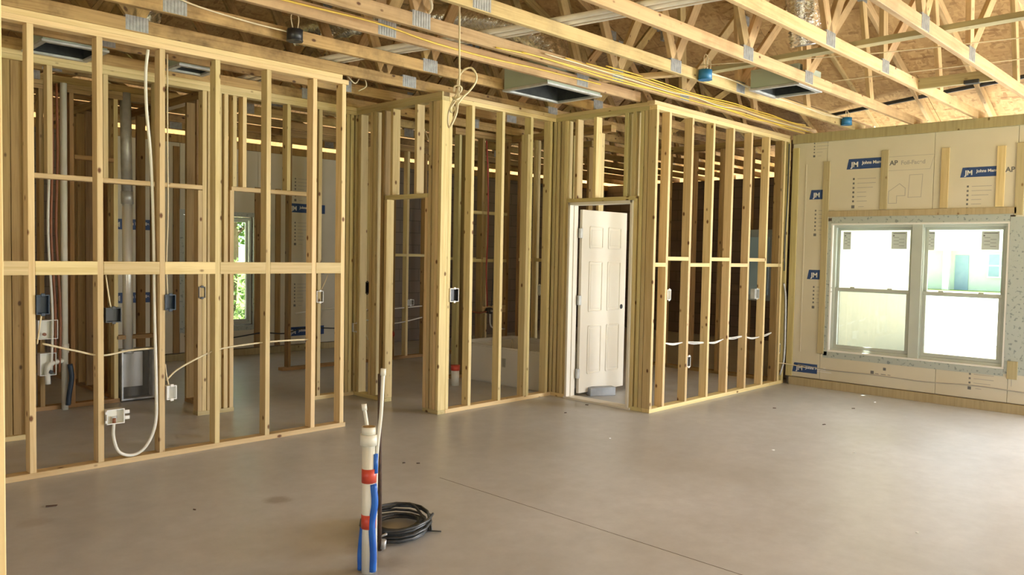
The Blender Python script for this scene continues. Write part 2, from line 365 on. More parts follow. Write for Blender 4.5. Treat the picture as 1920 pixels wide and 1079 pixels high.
roof_plane('v', (5.9, 3.7, 14.6, 7.37), [lt('e', 'v'), lt('v', 'n'), lt('v', 'g'), lambda x, y: x-6.0], False)
roof_plane('n', (-5, 3.7, 6.05, 7.365), [lt('n', 'e'), lt('n', 'w')], False)
roof_plane('n', (-5, 7.365, 14.55, 11.43), [lt('n', 'g'), lt('n', 'w')], False)
roof_plane('g', (10, 3.7, 14.53, 11.43), [lt('g', 'n'), lt('g', 'v')], True)
roof_plane('w', (-4.95, -4.45, 2.6, 11.43), [lt('w', 'e'), lt('w', 'n'), lt('w', 's')], True)
roof_plane('s', (-4.95, -4.45, 10.1, 3.2), [lt('s', 'e'), lt('s', 'w')], False)
for a, b, in (((10.1, -4.4, 2.95), (10.1, 3.3, 2.95)), ((10.1, 3.7, 3.12), (14.5, 3.7, 3.12)), ((14.53, 3.7, 2.95), (14.53, 11.4, 2.95)), ((-4.9, 11.43, 2.95), (14.5, 11.43, 2.95))):
    board('fascia', roof, a, b, (0, 0, 1), .08, .02, PINE, 0)
# ------------------------------------------------------------------ roof trusses
pb = bmesh.new(); box_bm(pb, (0, 0, 0), (.15, .0405, .10))
for k in range(7):
    for s in (-1, 1): box_bm(pb, (-.063+k*.021, s*.021, 0), (.009, .003, .096))
PLATE_ME = bm_mesh('truss_plate', pb); PLATE_ME.materials.append(PLATE)
def roof_h(x, y):
    h1 = min(D['e'](x, y), D['n'](x, y), D['w'](x, y), D['s'](x, y)); h2 = min(D['g'](x, y), D['n'](x, y), D['v'](x, y))
    return max(h1, h2)
def truss(y, x0, x1, label, webs, plates, mat):
    t = thing('roof_truss', ((x0+x1)/2, y+.019, TP), label, 'truss', 'wooden roof trusses overhead')
    yc = y+.019; ln = min(9.4, x1)
    board('bottom_chord', t, (x0, yc, TP+.0445), (x1, yc, TP+.0445), (0, 0, 1), .089, .038, mat)
    zt = lambda x: Z0+S*roof_h(x, y)-.056
    hm = min(7.175, D['n'](0, y)); hh = min(D['n'](0, y), D['v'](0, y))
    xs = [-4.9, -4.6+hm, 9.75-hm]
    if x1 > 9.6 and y > 4.2: xs += [9.75-hh, 14.18-hh, 14.5] if hh < hm-.05 else [14.18-hm, 14.5]
    elif x1 > 9: xs += [10.08]
    else: xs += [x1]
    xs = sorted(set(round(v, 3) for v in xs if v <= max(x1, xs[-1])+.01))
    if x1 < 9: xs = [v for v in xs if v <= x1]
    for a, b in zip(xs, xs[1:]):
        if b-a > .15: board('top_chord', t, (a, yc, zt(a)), (b, yc, zt(b)), (0, 0, 1), .089, .0385, mat)
    for (xb, xt) in webs:
        if zt(xt)-3.1 > .15 and xt <= x1 and xb <= x1:
            A = Vector((xb, yc, 3.03)); B = Vector((xt, yc, zt(xt)-.03))
            d = (B-A).normalized(); wd = Vector((-d.z, 0, d.x))
            board('web', t, A, B, wd, .089, .0365, mat)
            put('truss_plate', PLATE_ME, Matrix.Translation(B), t)
    for xp in plates: put('truss_plate', PLATE_ME, Matrix.Translation(Vector((xp, yc, 3.006))), t)
    return t
WEB1 = [(-2.6, -1.6), (-.5, -1.6), (-.5, .6), (1.2, .6), (1.2, 2.2), (3.33, 2.3), (3.33, 4.35), (5.45, 4.4), (5.45, 6.3), (6.49, 6.36), (6.49, 7.5), (7.9, 7.6)]
PL1 = [-.5, 1.2, 3.33, 5.45, 6.49]
names = ['farthest right, its end just above the window wall corner of the picture', 'first from the right edge of the picture, above the double window', 'second from the right edge, holding the window-side ceiling block', 'third from the right edge, beside the small duct box', 'fourth from the right edge, carrying the two blue junction boxes', 'just in front of the right-hand closet wall, lined with yellow cables']
TR = {}
for k, (y, nm) in enumerate(zip((1.09, 1.70, 2.30, 2.91, 3.53, 4.10), names)):
    TR[y] = truss(y, -4.15, 9.40, 'wooden roof truss '+nm, WEB1, PL1, TRUSS)
truss(4.44, -4.15, 6.27, 'weathered wooden roof truss ending above the door corner, beside the large duct box', [(1.2, .6), (1.2, 2.2), (3.31, 2.3), (3.31, 4.35), (5.4, 4.4)], [1.2, 3.31, 5.40], TRUSS)
WEB2 = [(-1.0, -1.9), (-1.0, .4), (2.13, .5), (2.13, 3.2), (4.2, 3.3), (4.2, 5.2), (6.4, 5.3), (6.4, 7.4), (8.6, 7.6), (8.6, 10.2), (10.8, 10.3)]
lab2 = {5.05: 'weathered wooden roof truss passing behind the large duct box', 5.66: 'weathered wooden roof truss lying right on top of the long left-hand stud wall',
        6.27: 'dark wooden roof truss just behind the long left-hand stud wall', 6.88: 'dark wooden roof truss above the hallway header wall', 7.49: 'dark wooden roof truss above the laundry plumbing',
        8.10: 'dark wooden roof truss above the dryer duct', 8.71: 'dark wooden roof truss deep over the back rooms', 9.32: 'dark wooden roof truss second from the far wall', 9.93: 'dark wooden roof truss nearest the far wall'}
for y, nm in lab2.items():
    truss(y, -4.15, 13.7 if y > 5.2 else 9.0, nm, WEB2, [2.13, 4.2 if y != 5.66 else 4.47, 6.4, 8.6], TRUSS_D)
# bracing that runs across the trusses
def brace(name, label, a, b, wd, w, t, mat): return props(board(name, None, a, b, wd, w, t, mat), label, 'lumber')
brace('lateral_brace', 'long board laid flat across the tops of the right-hand truss chords', (5.84, .4, 3.06), (5.98, 3.62, 3.06), (1, 0, 0), .089, .038, TREATED)
brace('lateral_brace', 'short board laid flat across the truss chords above the yellow cables', (5.93, 3.70, 3.06), (5.68, 4.46, 3.06), (1, 0, 0), .089, .038, PINE)
b = thing('ceiling_block', (7.27, 2.0, 2.95), 'upright treated block nailed between two trusses near the window', 'lumber')
board('block', b, (7.27, 1.74, 2.995), (7.27, 2.30, 2.995), (0, 0, 1), .089, .038, TREATED)
slab('bracket', b, (7.235, 1.84, 2.945), (7.30, 1.95, 2.975), BLACK)
tube('conduit', None, [(9.44, 4.0, 3.2), (9.2, 2.85, 3.26), (9.05, 1.9, 3.31), (8.95, .9, 3.36)], .022, CABLEBLK, 8, 4)  # dark grey tube drawn along the dark band under the deck
props(bpy.data.objects['conduit'], 'dark grey tube running under the roof deck near the window wall', 'conduit')
# ------------------------------------------------------------------ framed stud walls
class Framed:
    def __init__(s, name, axis, plane, label, c):
        s.ax, s.p = axis, plane
        s.o = thing(name, (c, plane+.0445, 0) if axis == 'x' else (plane+.0445, c, 0), label, 'wall', kind='structure')
        s.wd = (0, 1, 0) if axis == 'x' else (1, 0, 0)
    def P(s, a, z, off=0): return (a, s.p+.0445+off, z) if s.ax == 'x' else (s.p+.0445+off, a, z)
    def stud(s, a, z0=ZP, z1=HS, name='stud', mat=None, flat=False):
        j = random.uniform(-.004, .004) if name == 'stud' else 0
        wd = s.wd if not flat else ((1, 0, 0) if s.ax == 'x' else (0, 1, 0))
        return board(name, s.o, s.P(a, z0), s.P(a+j, z1), wd, .089, .038, mat or PINE)
    def plate(s, a, b, z, name='bottom_plate', mat=None): return board(name, s.o, s.P(a, z), s.P(b, z), s.wd, .089, .038, mat or PINE)
    def plates(s, a, b, gaps=(), top=True, mat=None, a2=None, b2=None):
        x = a
        for (g0, g1) in gaps:
            if g0 > x: s.plate(x, g0, .019, mat=mat)
            x = g1
        if x < b: s.plate(x, b, .019, mat=mat)
        if top:
            s.plate(a, b, HS+.0195, 'top_plate', mat); s.plate(a if a2 is None else a2, b if b2 is None else b2, HS+.058, 'top_plate', mat)
    def block(s, a, b, z, flat=False, mat=None, off=0):
        if flat: return board('blocking', s.o, s.P(a, z, -.0445+.019-.001), s.P(b, z, -.0445+.019-.001), (0, 0, 1), .089, .038, mat or PINE)
        return board('blocking', s.o, s.P(a, z, off), s.P(b, z, off), s.wd, .089, .038, mat or PINE)
# long wall at the left
A = Framed('wall_left', 'x', 5.67, 'long open stud wall at the left with a flat mid-height board', 2.6)
A.plates(1.18, 3.84, a2=.9, b2=3.78)
xa = [1.49+.4064*i for i in range(6)]+[3.80]
for x in xa: A.stud(x)
A.stud(1.20)
for a, b in zip([1.20]+xa, xa): A.block(a+.019, b-.019, 1.348, True)
# hall wall behind it
H = Framed('wall_hall', 'x', 6.87, 'open stud wall behind the long left wall with two door openings', 3.2)
H.plates(1.0, 4.90, [(1.82, 3.10), (3.44, 4.28)], mat=PINE_B)
H.stud(1.25); H.stud(1.63, flat=True, mat=BROWN); H.stud(1.725, flat=True, mat=BROWN); H.stud(1.775)
H.stud(1.80, ZP, 2.0, 'jack_stud'); H.stud(3.12, ZP, 2.0, 'jack_stud')
H.plate(1.82, 3.14, 2.025, 'header')
for x in (1.935, 2.34, 2.75): H.stud(x, 2.044, HS, 'cripple_stud')
for x in (3.16, 3.205, 3.30, 3.36): H.stud(x, mat=PINE)
H.stud(3.415, ZP, 2.02, 'jack_stud')
H.plate(3.41, 4.26, 2.035, 'header')
for x in (3.44, 3.535, 3.985): H.stud(x, 2.055, HS, 'cripple_stud')
H.stud(4.275); H.stud(4.33, mat=PINE_B)
for x in (4.60, 4.655, 4.70, 4.77, 4.83, 4.88): H.stud(x, mat=PINE_B)
# middle block: return wall with its door opening, front wall
R = Framed('wall_middle_return', 'y', 4.745, 'short stud wall with a doorway at the left side of the middle framed block', 6.2)
R.plates(5.53, 6.86, [(5.75, 6.34)], mat=PINE_B)
for y in (5.549, 5.595, 5.636, 5.69): R.stud(y)
R.stud(5.735, ZP, 2.0, 'jack_stud'); R.stud(6.355, ZP, 2.0, 'jack_stud')
R.stud(6.42, mat=BROWN); R.stud(6.55, mat=PINE_B); R.stud(6.60); R.stud(6.80, mat=PINE_B)
R.plate(5.72, 6.37, 2.02, 'header', PINE_B)
for y in (5.90, 6.27): R.stud(y, 2.04, HS, 'cripple_stud')
B = Framed('wall_middle', 'x', 5.53, 'open stud wall in the middle, left of the white door', 5.6)
B.plates(4.836, 6.31, a2=4.76, b2=6.398)
for x in (4.855, 5.138, 5.542, 5.947, 6.24): B.stud(x, mat=PINE_B if x > 4.9 else PINE)
B.stud(5.905, ZP, 2.70, 'jack_stud', PINE_B)
# door wall and the long right wall
DW = Framed('wall_door', 'y', 6.31, 'short stud wall holding the white door', 4.95)
DW.plates(4.37, 5.62, [(4.52, 5.325)], mat=PINE_B)
for y in (5.60, 5.545, 5.49, 5.43, 5.39, 4.44, 4.395): DW.stud(y, mat=PINE_B)
DW.stud(5.345, ZP, 2.03, 'jack_stud'); DW.stud(4.50, ZP, 2.03, 'jack_stud', PINE_B)
DW.plate(4.48, 5.365, 2.05, 'header', PINE_B)
for y in (5.25, 5.01, 4.63, 4.535): DW.stud(y, 2.07, HS, 'cripple_stud', PINE if y > 4.7 else PINE_B)
Cw = Framed('wall_right_closet', 'x', 4.28, 'long open stud wall right of the white door with staggered mid-height blocks', 7.7)
Cw.plates(6.31, 9.12, mat=PINE, a2=6.27)
xc = [6.543+.4064*i for i in range(7)]
Cw.stud(6.331, mat=PINE)
for x in xc: Cw.stud(x, mat=PINE)
Cw.stud(8.91, mat=BROWN); Cw.stud(9.098, mat=PINE_B)
xs = [6.331]+xc+[9.09]
for k, (a, b) in enumerate(zip(xs, xs[1:])): Cw.block(a+.019, b-.019, 1.415 if k % 2 == 0 else 1.475)
# rooms behind
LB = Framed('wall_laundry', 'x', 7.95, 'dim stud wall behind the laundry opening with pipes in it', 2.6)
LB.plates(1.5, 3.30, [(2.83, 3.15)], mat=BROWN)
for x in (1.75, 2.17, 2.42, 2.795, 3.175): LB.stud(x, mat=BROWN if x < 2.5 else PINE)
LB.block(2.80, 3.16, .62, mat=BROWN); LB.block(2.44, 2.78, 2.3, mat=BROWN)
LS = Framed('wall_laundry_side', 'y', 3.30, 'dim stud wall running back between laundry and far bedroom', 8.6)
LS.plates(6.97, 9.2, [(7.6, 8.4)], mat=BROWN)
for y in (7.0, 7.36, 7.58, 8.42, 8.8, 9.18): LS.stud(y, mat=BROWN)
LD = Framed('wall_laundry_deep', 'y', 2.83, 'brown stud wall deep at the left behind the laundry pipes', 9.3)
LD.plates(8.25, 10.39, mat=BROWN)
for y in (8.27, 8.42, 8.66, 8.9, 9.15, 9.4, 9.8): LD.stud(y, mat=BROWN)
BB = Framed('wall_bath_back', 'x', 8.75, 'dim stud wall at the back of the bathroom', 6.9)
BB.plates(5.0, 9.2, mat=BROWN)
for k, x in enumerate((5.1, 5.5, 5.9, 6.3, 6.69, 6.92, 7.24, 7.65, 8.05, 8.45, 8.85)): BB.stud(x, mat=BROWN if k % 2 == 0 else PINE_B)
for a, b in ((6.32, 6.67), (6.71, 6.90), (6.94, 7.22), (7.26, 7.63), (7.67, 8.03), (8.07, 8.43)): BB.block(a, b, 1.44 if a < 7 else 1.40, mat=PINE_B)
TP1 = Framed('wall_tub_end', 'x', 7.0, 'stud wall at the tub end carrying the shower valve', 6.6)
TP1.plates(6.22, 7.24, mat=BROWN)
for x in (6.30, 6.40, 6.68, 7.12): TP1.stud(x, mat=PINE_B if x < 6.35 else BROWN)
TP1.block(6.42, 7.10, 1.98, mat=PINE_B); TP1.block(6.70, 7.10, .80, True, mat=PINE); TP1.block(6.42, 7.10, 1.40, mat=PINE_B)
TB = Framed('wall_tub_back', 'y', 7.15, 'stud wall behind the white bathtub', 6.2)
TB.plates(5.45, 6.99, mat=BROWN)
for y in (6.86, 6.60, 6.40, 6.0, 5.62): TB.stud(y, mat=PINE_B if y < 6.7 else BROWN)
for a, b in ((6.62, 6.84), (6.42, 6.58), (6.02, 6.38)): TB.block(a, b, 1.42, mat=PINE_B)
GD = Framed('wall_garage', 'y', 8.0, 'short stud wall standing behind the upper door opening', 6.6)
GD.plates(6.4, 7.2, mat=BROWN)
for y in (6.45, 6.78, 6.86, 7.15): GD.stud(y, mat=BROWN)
NL = Framed('wall_near_left', 'x', 1.55, 'near stud cut off by the left edge of the picture', -.2)
NL.plates(-.9, .366)
for x in (.347, -.06, -.47, -.86): NL.stud(x)
# ------------------------------------------------------------------ foam boards, print and furring
EX = Matrix(((0, 0, -1), (-1, 0, 0), (0, 1, 0)))      # print basis on a wall facing -X (columns: right, up, out)
EY = Matrix(((1, 0, 0), (0, 0, -1), (0, 1, 0)))       # print basis on a wall facing -Y
def basis(E, o): return Matrix.Translation(Vector(o)) @ E.to_4x4()
def flat_poly(name, parent, E, o, pts, mat, lift=.0006):
    n = E @ Vector((0, 0, 1)); P = [Vector(o)+E @ Vector((u, v, lift)) for u, v in pts]
    return poly_prism(name, parent, P, n, .0006, mat)
def marks(name, parent, E, o, rects, mat):
    bm = bmesh.new()
    for (u, v, w, h) in rects: box_bm(bm, (u, v, .0006), (w, h, .001))
    return put(name, bm_mesh(name, bm), basis(E, o), parent, mat)
def lines2d(name, parent, E, o, segs, wd, mat):
    bm = bmesh.new()
    for (a, b) in segs:
        a = Vector((a[0], a[1], 0)); b = Vector((b[0], b[1], 0)); d = b-a; ang = math.atan2(d.y, d.x)
        box_bm(bm, (0, 0, .0006), (d.length+wd, wd, .001), Matrix.Translation((a+b)/2) @ Matrix.Rotation(ang, 4, 'Z'))
    return put(name, bm_mesh(name, bm), basis(E, o), parent, mat)
def foam_label(parent, E, o, w, h, right=True, txt=True):
    """o = lower left corner of the blue label"""
    s = h/.115
    flat_poly('printed_label', parent, E, o, [(0, 0), (w, 0), (w, h), (.022*s, h)], LABELBLUE)
    if txt:
        O = Vector(o); at = lambda u, v: basis(E, O+E @ Vector((u, v, .0014)))
        text('printed_logo', parent, 'JM', at(.05*s, .026*s), .078*s, WINK, True)
        if w > .2*s:
            text('printed_words', parent, 'Johns Manville', at(.17*s, .052*s), .047*s, WINK, True)
            marks('printed_underline', parent, E, O, [(.17*s+.17*s, .034*s, .30*s, .006*s)], WINK)
def foam_list(parent, E, o, s=1.0, n=6):
    marks('printed_list', parent, E, o, [(0, -.05*s*k, .02*s, .022*s) for k in range(n)]+[(0, -.05*s*n-.012*s, .035*s, .034*s)], INK)
    marks('printed_text_lines', parent, E, o, [(.04*s+.5*L*s, -.05*s*k, L*s, .007*s) for k, L in enumerate((.20, .20, .17, .10, .10, .11)[:n])]+[(.09*s, -.05*s*n-.012*s, .06*s, .006*s)], PALEINK)
def foam(parent, lo, hi): return slab('foam_board', parent, lo, hi, FOAM, .0015)
XF = 9.12
f1 = foam(wr, (XF, 3.842, .10), (9.15, 4.248, 2.85)); f2 = foam(wr, (XF, 2.705, 1.975), (9.15, 3.838, 2.85)); f3 = foam(wr, (XF, 1.944, 1.975), (9.15, 2.701, 2.85))
f4 = foam(wr, (XF, 2.605, .10), (9.15, 3.838, .40)); f5 = foam(wr, (XF, 1.944, .10), (9.15, 2.601, .40)); f6 = foam(wr, (XF, .70, .10), (9.15, 1.940, 2.85)); foam(wr, (XF, -3.49, .10), (9.15, -2.95, 2.85)); foam(wr, (XF, -2.9, 2.45), (9.15, .696, 2.85))
foam_label(f2, EX, (XF, 3.615, 2.515), .44, .115)
text('printed_words', f2, 'AP', basis(EX, (XF-.0008, 3.15, 2.535)), .07, INK, True)
text('printed_words', f2, 'Foil-Faced', basis(EX, (XF-.0008, 3.035, 2.535)), .06, PALEINK, True)
lines2d('printed_outline', f2, EX, (XF, 3.20, 2.475), [((0, 0), (.46, .0)), ((.46, 0), (.50, .15)), ((.50, .15), (0, .15))], .004, PALEINK)
foam_list(f2, EX, (XF, 3.53, 2.405), 1.0)
lines2d('printed_house_drawing', f2, EX, (XF, 3.15, 2.12), [((0, 0), (.085, 0)), ((.085, 0), (.085, .08)), ((.085, .08), (.17, .08)), ((.17, .08), (.17, .16)), ((.17, .16), (.11, .21)), ((.11, .21), (0, .13)), ((0, .13), (0, 0))], .006, PALEINK)
lines2d('printed_panel_drawing', f2, EX, (XF, 2.95, 2.18), [((0, 0), (.13, 0)), ((.13, 0), (.14, .24)), ((.14, .24), (.01, .24)), ((.01, .24), (0, 0))], .005, PALEINK)
foam_label(f3, EX, (XF, 2.45, 2.365), .38, .10)
text('printed_words', f3, 'AP', basis(EX, (XF-.0008, 2.045, 2.40)), .07, INK, True)
foam_list(f3, EX, (XF, 2.375, 2.27), .9)
foam_label(f1, EX, (XF, 4.035, 2.19), .17, .11); foam_list(f1, EX, (XF, 3.955, 2.06), .9, 6)
foam_list(f1, EX, (XF, 3.995, 2.84), .7, 4)
foam_label(f1, EX, (XF, 4.03, 1.26), .17, .11); foam_list(f1, EX, (XF, 3.945, 1.17), .9, 5)
foam_label(f1, EX, (XF, 4.17, .155), .30, .11)
foam_list(f5, EX, (XF, 2.28, .35), .9, 3)
marks('printed_list', f4, EX, (XF, 3.25, .25), [(0, 0, .035, .035), (.13, .05, .03, .03), (.05, -.01, .04, .006), (.12, -.01, .05, .006), (.18, -.01, .03, .006)], INK)
lines2d('printed_panel_drawing', f6, EX, (XF, 1.93, .45), [((0, 0), (.12, 0)), ((.02, .0), (.02, -.18)), ((0, .08), (.12, .08)), ((.02, .14), (.02, .5))], .006, PALEINK)
# furring, plates
def fur(parent, y0, y1, z0, z1, mat=TAN, th=.019): return slab('furring_strip', parent, (XF-th, y0, z0), (XF, y1, z1), mat)
slab('top_plate', wr, (9.085, -3.49, 2.85), (9.42, 4.245, 2.955), TREATED)
slab('bottom_furring', wr, (XF-.03, .62, 0), (9.15, 4.20, .092), TAN)
fur(wr, 3.80, 3.872, .40, 2.62); fur(wr, 3.16, 3.235, 2.055, 2.70); fur(wr, 2.555, 2.63, 2.055, 2.68, PINE_B); fur(wr, 2.045, 2.12, 2.055, 2.66, PINE_B); fur(wr, 1.875, 1.95, 1.97, 2.68)
fur(wr, 1.93, 3.80, 1.985, 2.05, TAN); fur(wr, 1.86, 1.95, .34, .52); fur(wr, 4.17, 4.245, .10, 2.80, PINE_B)
fur(wr, 1.20, 1.27, .1, 2.8); fur(wr, .62, .69, .1, 2.8); fur(wr, 4.075, 4.09, .4, 2.6, FOAM, .006)
# far wall lining
YF = 10.40
h1 = slab('foam_board', wf, (3.30, YF, .10), (4.448, 10.43, 2.85), FOAM, .0015); h2 = slab('foam_board', wf, (4.452, YF, 1.96), (5.55, 10.43, 2.85), FOAM, .0015)
h3 = slab('foam_board', wf, (4.452, YF, .10), (5.55, 10.43, .39), FOAM, .0015); h4 = slab('foam_board', wf, (5.554, YF, .10), (6.95, 10.43, 2.85), FOAM, .0015)
for z in (2.03, 1.13, .22): foam_label(h4, EY, (6.02, YF, z), .62, .13)
for z in (2.52, 1.88, .98): foam_list(h4, EY, (6.14, YF, z), 1.0)
for x, z in ((3.56, 1.70), (3.56, .78)): foam_label(h1, EY, (x, YF, z), .62, .13)
for x, w in ((5.50, .09), (5.82, .08), (4.36, .08), (3.9, .07)): slab('furring_strip', wf, (x, YF-.019, .10), (x+w, YF, 2.35 if x > 5 else 2.8), BROWN)
slab('top_plate', wf, (-4, 10.38, 2.85), (13.6, 10.65, 2.955), BROWN); slab('bottom_furring', wf, (2.6, 10.37, 0), (6.95, 10.43, .09), TREATED)
lines2d('printed_house_drawing', h2, EY, (5.22, YF, 2.32), [((0, 0), (.1, 0)), ((.1, 0), (.1, .18)), ((.1, .18), (.05, .24)), ((.05, .24), (0, .18)), ((0, .18), (0, 0))], .006, PALEINK)
# ------------------------------------------------------------------ windows
def ring(name, parent, ax, a0, a1, z0, z1, wd, d0, d1, mat):
    """rectangular frame; ax 0: runs along x (depth y), ax 1: runs along y (depth x)"""
    o = W[parent.name].translation; bm = bmesh.new()
    for (p, q, r, s) in ((a0, a1, z0, z0+wd), (a0, a1, z1-wd, z1), (a0, a0+wd, z0+wd, z1-wd), (a1-wd, a1, z0+wd, z1-wd)):
        c = ((p+q)/2, (d0+d1)/2, (r+s)/2); d = (q-p, abs(d1-d0), s-r)
        if ax == 1: c = (c[1], c[0], c[2]); d = (d[1], d[0], d[2])
        box_bm(bm, Vector(c)-o, d)
    bmesh.ops.bevel(bm, geom=bm.edges[:], offset=.0025, segments=1, affect='EDGES')
    return put(name, bm_mesh(name, bm), Matrix.Translation(o), parent, mat)
def pane(parent, ax, a0, a1, z0, z1, d, mat=GLASS, name='pane'):
    lo = (a0, d, z0) if ax == 0 else (d, a0, z0); hi = (a1, d+.004, z1) if ax == 0 else (d+.004, a1, z1)
    return slab(name, parent, lo, hi, mat, 0)
def hung_unit(win, ax, a0, a1, z0, z1, dp, zm):
    ring('window_frame', win, ax, a0, a1, z0, z1, .035, dp, dp+.09, VINYL)
    u = ring('upper_sash', win, ax, a0+.035, a1-.035, zm-.02, z1-.035, .03, dp+.05, dp+.08, VINYL)
    pane(u, ax, a0+.065, a1-.065, zm+.01, z1-.065, dp+.063)
    l = ring('lower_sash', win, ax, a0+.035, a1-.035, z0+.035, zm+.025, .036, dp+.012, dp+.045, VINYL)
    pane(l, ax, a0+.07, a1-.07, z0+.07, zm-.01, dp+.027)
    pane(l, ax, a0+.04, a1-.04, z0+.04, zm, dp+.082, SCREEN, 'insect_screen')
    for f in (.28, .74):
        a = a0+(a1-a0)*f; c = (a, dp+.02, zm+.03) if ax == 0 else (dp+.02, a, zm+.03)
        slab('sash_lock', l, Vector(c)-Vector((.025, .008, .008) if ax == 0 else (.008, .025, .008)), Vector(c)+Vector((.025, .008, .008) if ax == 0 else (.008, .025, .008)), VINYL)
w1 = thing('window_1', (9.2, 2.87, .43), 'wide double window with four panes and paper stickers in the right wall', 'window', kind='structure')
XW = 9.155; y0, y1, z0, z1 = WIN; zm = 1.15
hung_unit(w1, 1, y0+.01, 2.815, z0+.01, z1-.01, XW, zm); hung_unit(w1, 1, 2.87, y1-.01, z0+.01, z1-.01, XW, zm)
slab('mullion', w1, (XW-.02, 2.79, z0+.005), (XW+.08, 2.895, z1-.005), VINYL)
ring('casing_edge', w1, 1, y0-.004, y1+.004, z0-.004, z1+.004, .02, 9.118, XW+.02, WHITE)
for (a, b, c, d) in ((y1+.004, y1+.045, z0-.05, z1+.03), (y0-.20, y0-.004, z0-.05, z1+.05), (y0, y1, z1+.004, z1+.075), (y0, y1+.05, z0-.075, z0-.004)):
    slab('flashing_tape', w1, (XF-.004, a, c), (XF+.004, b, d), TAPE, 0)
for (yy, hh, ww) in ((3.615, .20, .085), (3.05, .19, .16), (2.735, .20, .085), (2.17, .19, .16)):
    s = slab('sticker', w1, (XW+.055, yy-ww/2, 1.815-hh), (XW+.0575, yy+ww/2, 1.815), STICK, 0)
    marks('sticker_print', s, EX, (XW+.055, yy+ww/2-.01, 1.80), [(ww*.45, -.004, ww*.8, .008), (.012, -.03, .016, .016)]+[(ww*(.25+.35*(k % 2)), -.05-.02*k*.9, ww*.34, .004) for k in range(6)], INK)
w2 = thing('window_2', (5.0, 10.5, .42), 'narrow window with garden green behind it in the far bedroom', 'window', kind='structure')
hung_unit(w2, 0, FWN[0]+.01, FWN[1]-.01, FWN[2]+.01, FWN[3]-.01, 10.44, 1.16)
for (a, b, c, d) in ((FWN[1], FWN[1]+.06, .36, 1.99), (FWN[0]-.06, FWN[0], .36, 1.99), (FWN[0], FWN[1], 1.93, 1.99), (FWN[0], FWN[1], .35, .42)):
    slab('flashing_tape', w2, (a, YF-.004, c), (b, YF+.03, d), TAPE, 0)
# ------------------------------------------------------------------ white door
dr = thing('door_1', (6.355, 4.92, 0), 'white six-panel door standing open in its white frame', 'door', kind='structure')
slab('jamb', dr, (6.29, 5.297, .02), (6.425, 5.325, 2.03), DOORW); slab('jamb', dr, (6.29, 4.52, .02), (6.425, 4.548, 2.03), DOORW)
slab('head_jamb', dr, (6.29, 4.52, 2.002), (6.425, 5.325, 2.03), DOORW); slab('threshold', dr, (6.29, 4.50, 0), (6.425, 5.34, .022), DOORW)
slab('door_stop', dr, (6.35, 5.287, .02), (6.385, 5.297, 2.0), DOORW); slab('door_stop', dr, (6.35, 4.548, .02), (6.385, 4.558, 2.0), DOORW)
LX0, LX1, LY, LZ0, LZ1 = 6.455, 7.235, 5.265, .04, 1.965
leaf = slab('door_leaf', dr, (LX0, LY, LZ0), (LX1, LY+.035, LZ1), DOORW)
def door_panel(x0, x1, z0, z1):
    bm = bmesh.new(); o = Vector(((x0+x1)/2, LY, (z0+z1)/2)); w, h = x1-x0, z1-z0
    for (cx, cz, dx, dz) in ((0, h/2, w, .014), (0, -h/2, w, .014), (w/2, 0, .014, h), (-w/2, 0, .014, h)): box_bm(bm, (cx, -.002, cz), (dx, .012, dz))
    v = box_bm(bm, (0, -.001, 0), (w-.05, .006, h-.05))
    bmesh.ops.bevel(bm, geom=bm.edges[:], offset=.003, segments=1, affect='EDGES')
    put('door_panel', bm_mesh('door_panel', bm), Matrix.Translation(o), leaf, DOORW)
for (z0_, z1_) in ((1.57, 1.79), (.90, 1.42), (.24, .74)):
    door_panel(LX0+.13, LX0+.35, z0_, z1_); door_panel(LX0+.45, LX0+.67, z0_, z1_)
cyl('knob_hole', leaf, (LX1-.07, LY-.001, .93), (LX1-.07, LY+.036, .93), .027, BLACK, 16)
for z in (.25, 1.02, 1.72): slab('hinge', leaf, (6.42, LY-.006, z-.05), (LX0+.006, LY+.02, z+.05), GALV)
cb = thing('concrete_block', (6.78, 5.16, 0), 'grey concrete block lying on the floor under the open white door', 'block')
bm = bmesh.new(); box_bm(bm, (0, 0, .045), (.30, .10, .09)); bmesh.ops.bevel(bm, geom=bm.edges[:], offset=.006, segments=1, affect='EDGES')
put('block_body', bm_mesh('block_body', bm), Matrix.Translation((6.74, 5.19, 0)) @ Matrix.Rotation(-.45, 4, 'Z'), cb, mottled('block_grey', (.34, .37, .40), (.42, .45, .48), 9, .8))
# ------------------------------------------------------------------ things on the slab in front
P0 = Vector((2.173, 3.012, 0)); rv = Vector((rt.x, rt.y, 0)); fv = Vector((fw.x, fw.y, 0)).normalized()
def sp(a, d, z): return P0+rv*a+fv*d+Vector((0, 0, z))
st = thing('drain_pipe', P0, 'upright white drain pipe wrapped with red tape and blue sleeve on the open floor', 'pipe')
cyl('pipe', st, sp(0, 0, 0), sp(-.003, 0, .60), .031, PVC, 24)
cyl('coupling', st, sp(-.003, 0, .60), sp(-.003, 0, .65), .040, PVC, 24); cyl('pipe_mouth', st, sp(-.003, 0, .65), sp(-.003, 0, .685), .034, PVC, 24); cyl('pipe_bore', st, sp(-.003, 0, .684), sp(-.003, 0, .686), .028, BROWN, 24)
cyl('red_tape', st, sp(0, 0, .425), sp(0, 0, .49), .0345, REDTAPE, 24); cyl('red_tape', st, sp(0, 0, .21), sp(0, 0, .275), .0345, REDTAPE, 24)
tube('blue_sleeve', st, [sp(.024, -.018, .01), sp(.026, -.02, .10), sp(.018, -.02, .235), sp(.03, -.018, .33), sp(.022, -.016, .42)], .017, BLUEFILM, 8)
tube('blue_sleeve', st, [sp(-.036, 0, .01), sp(-.037, 0, .09), sp(-.026, -.004, .21)], .014, BLUEFILM, 8)
tube('blue_sleeve', st, [sp(.03, -.008, .47), sp(.03, -.008, .56)], .012, BLUEFILM, 8, 0)
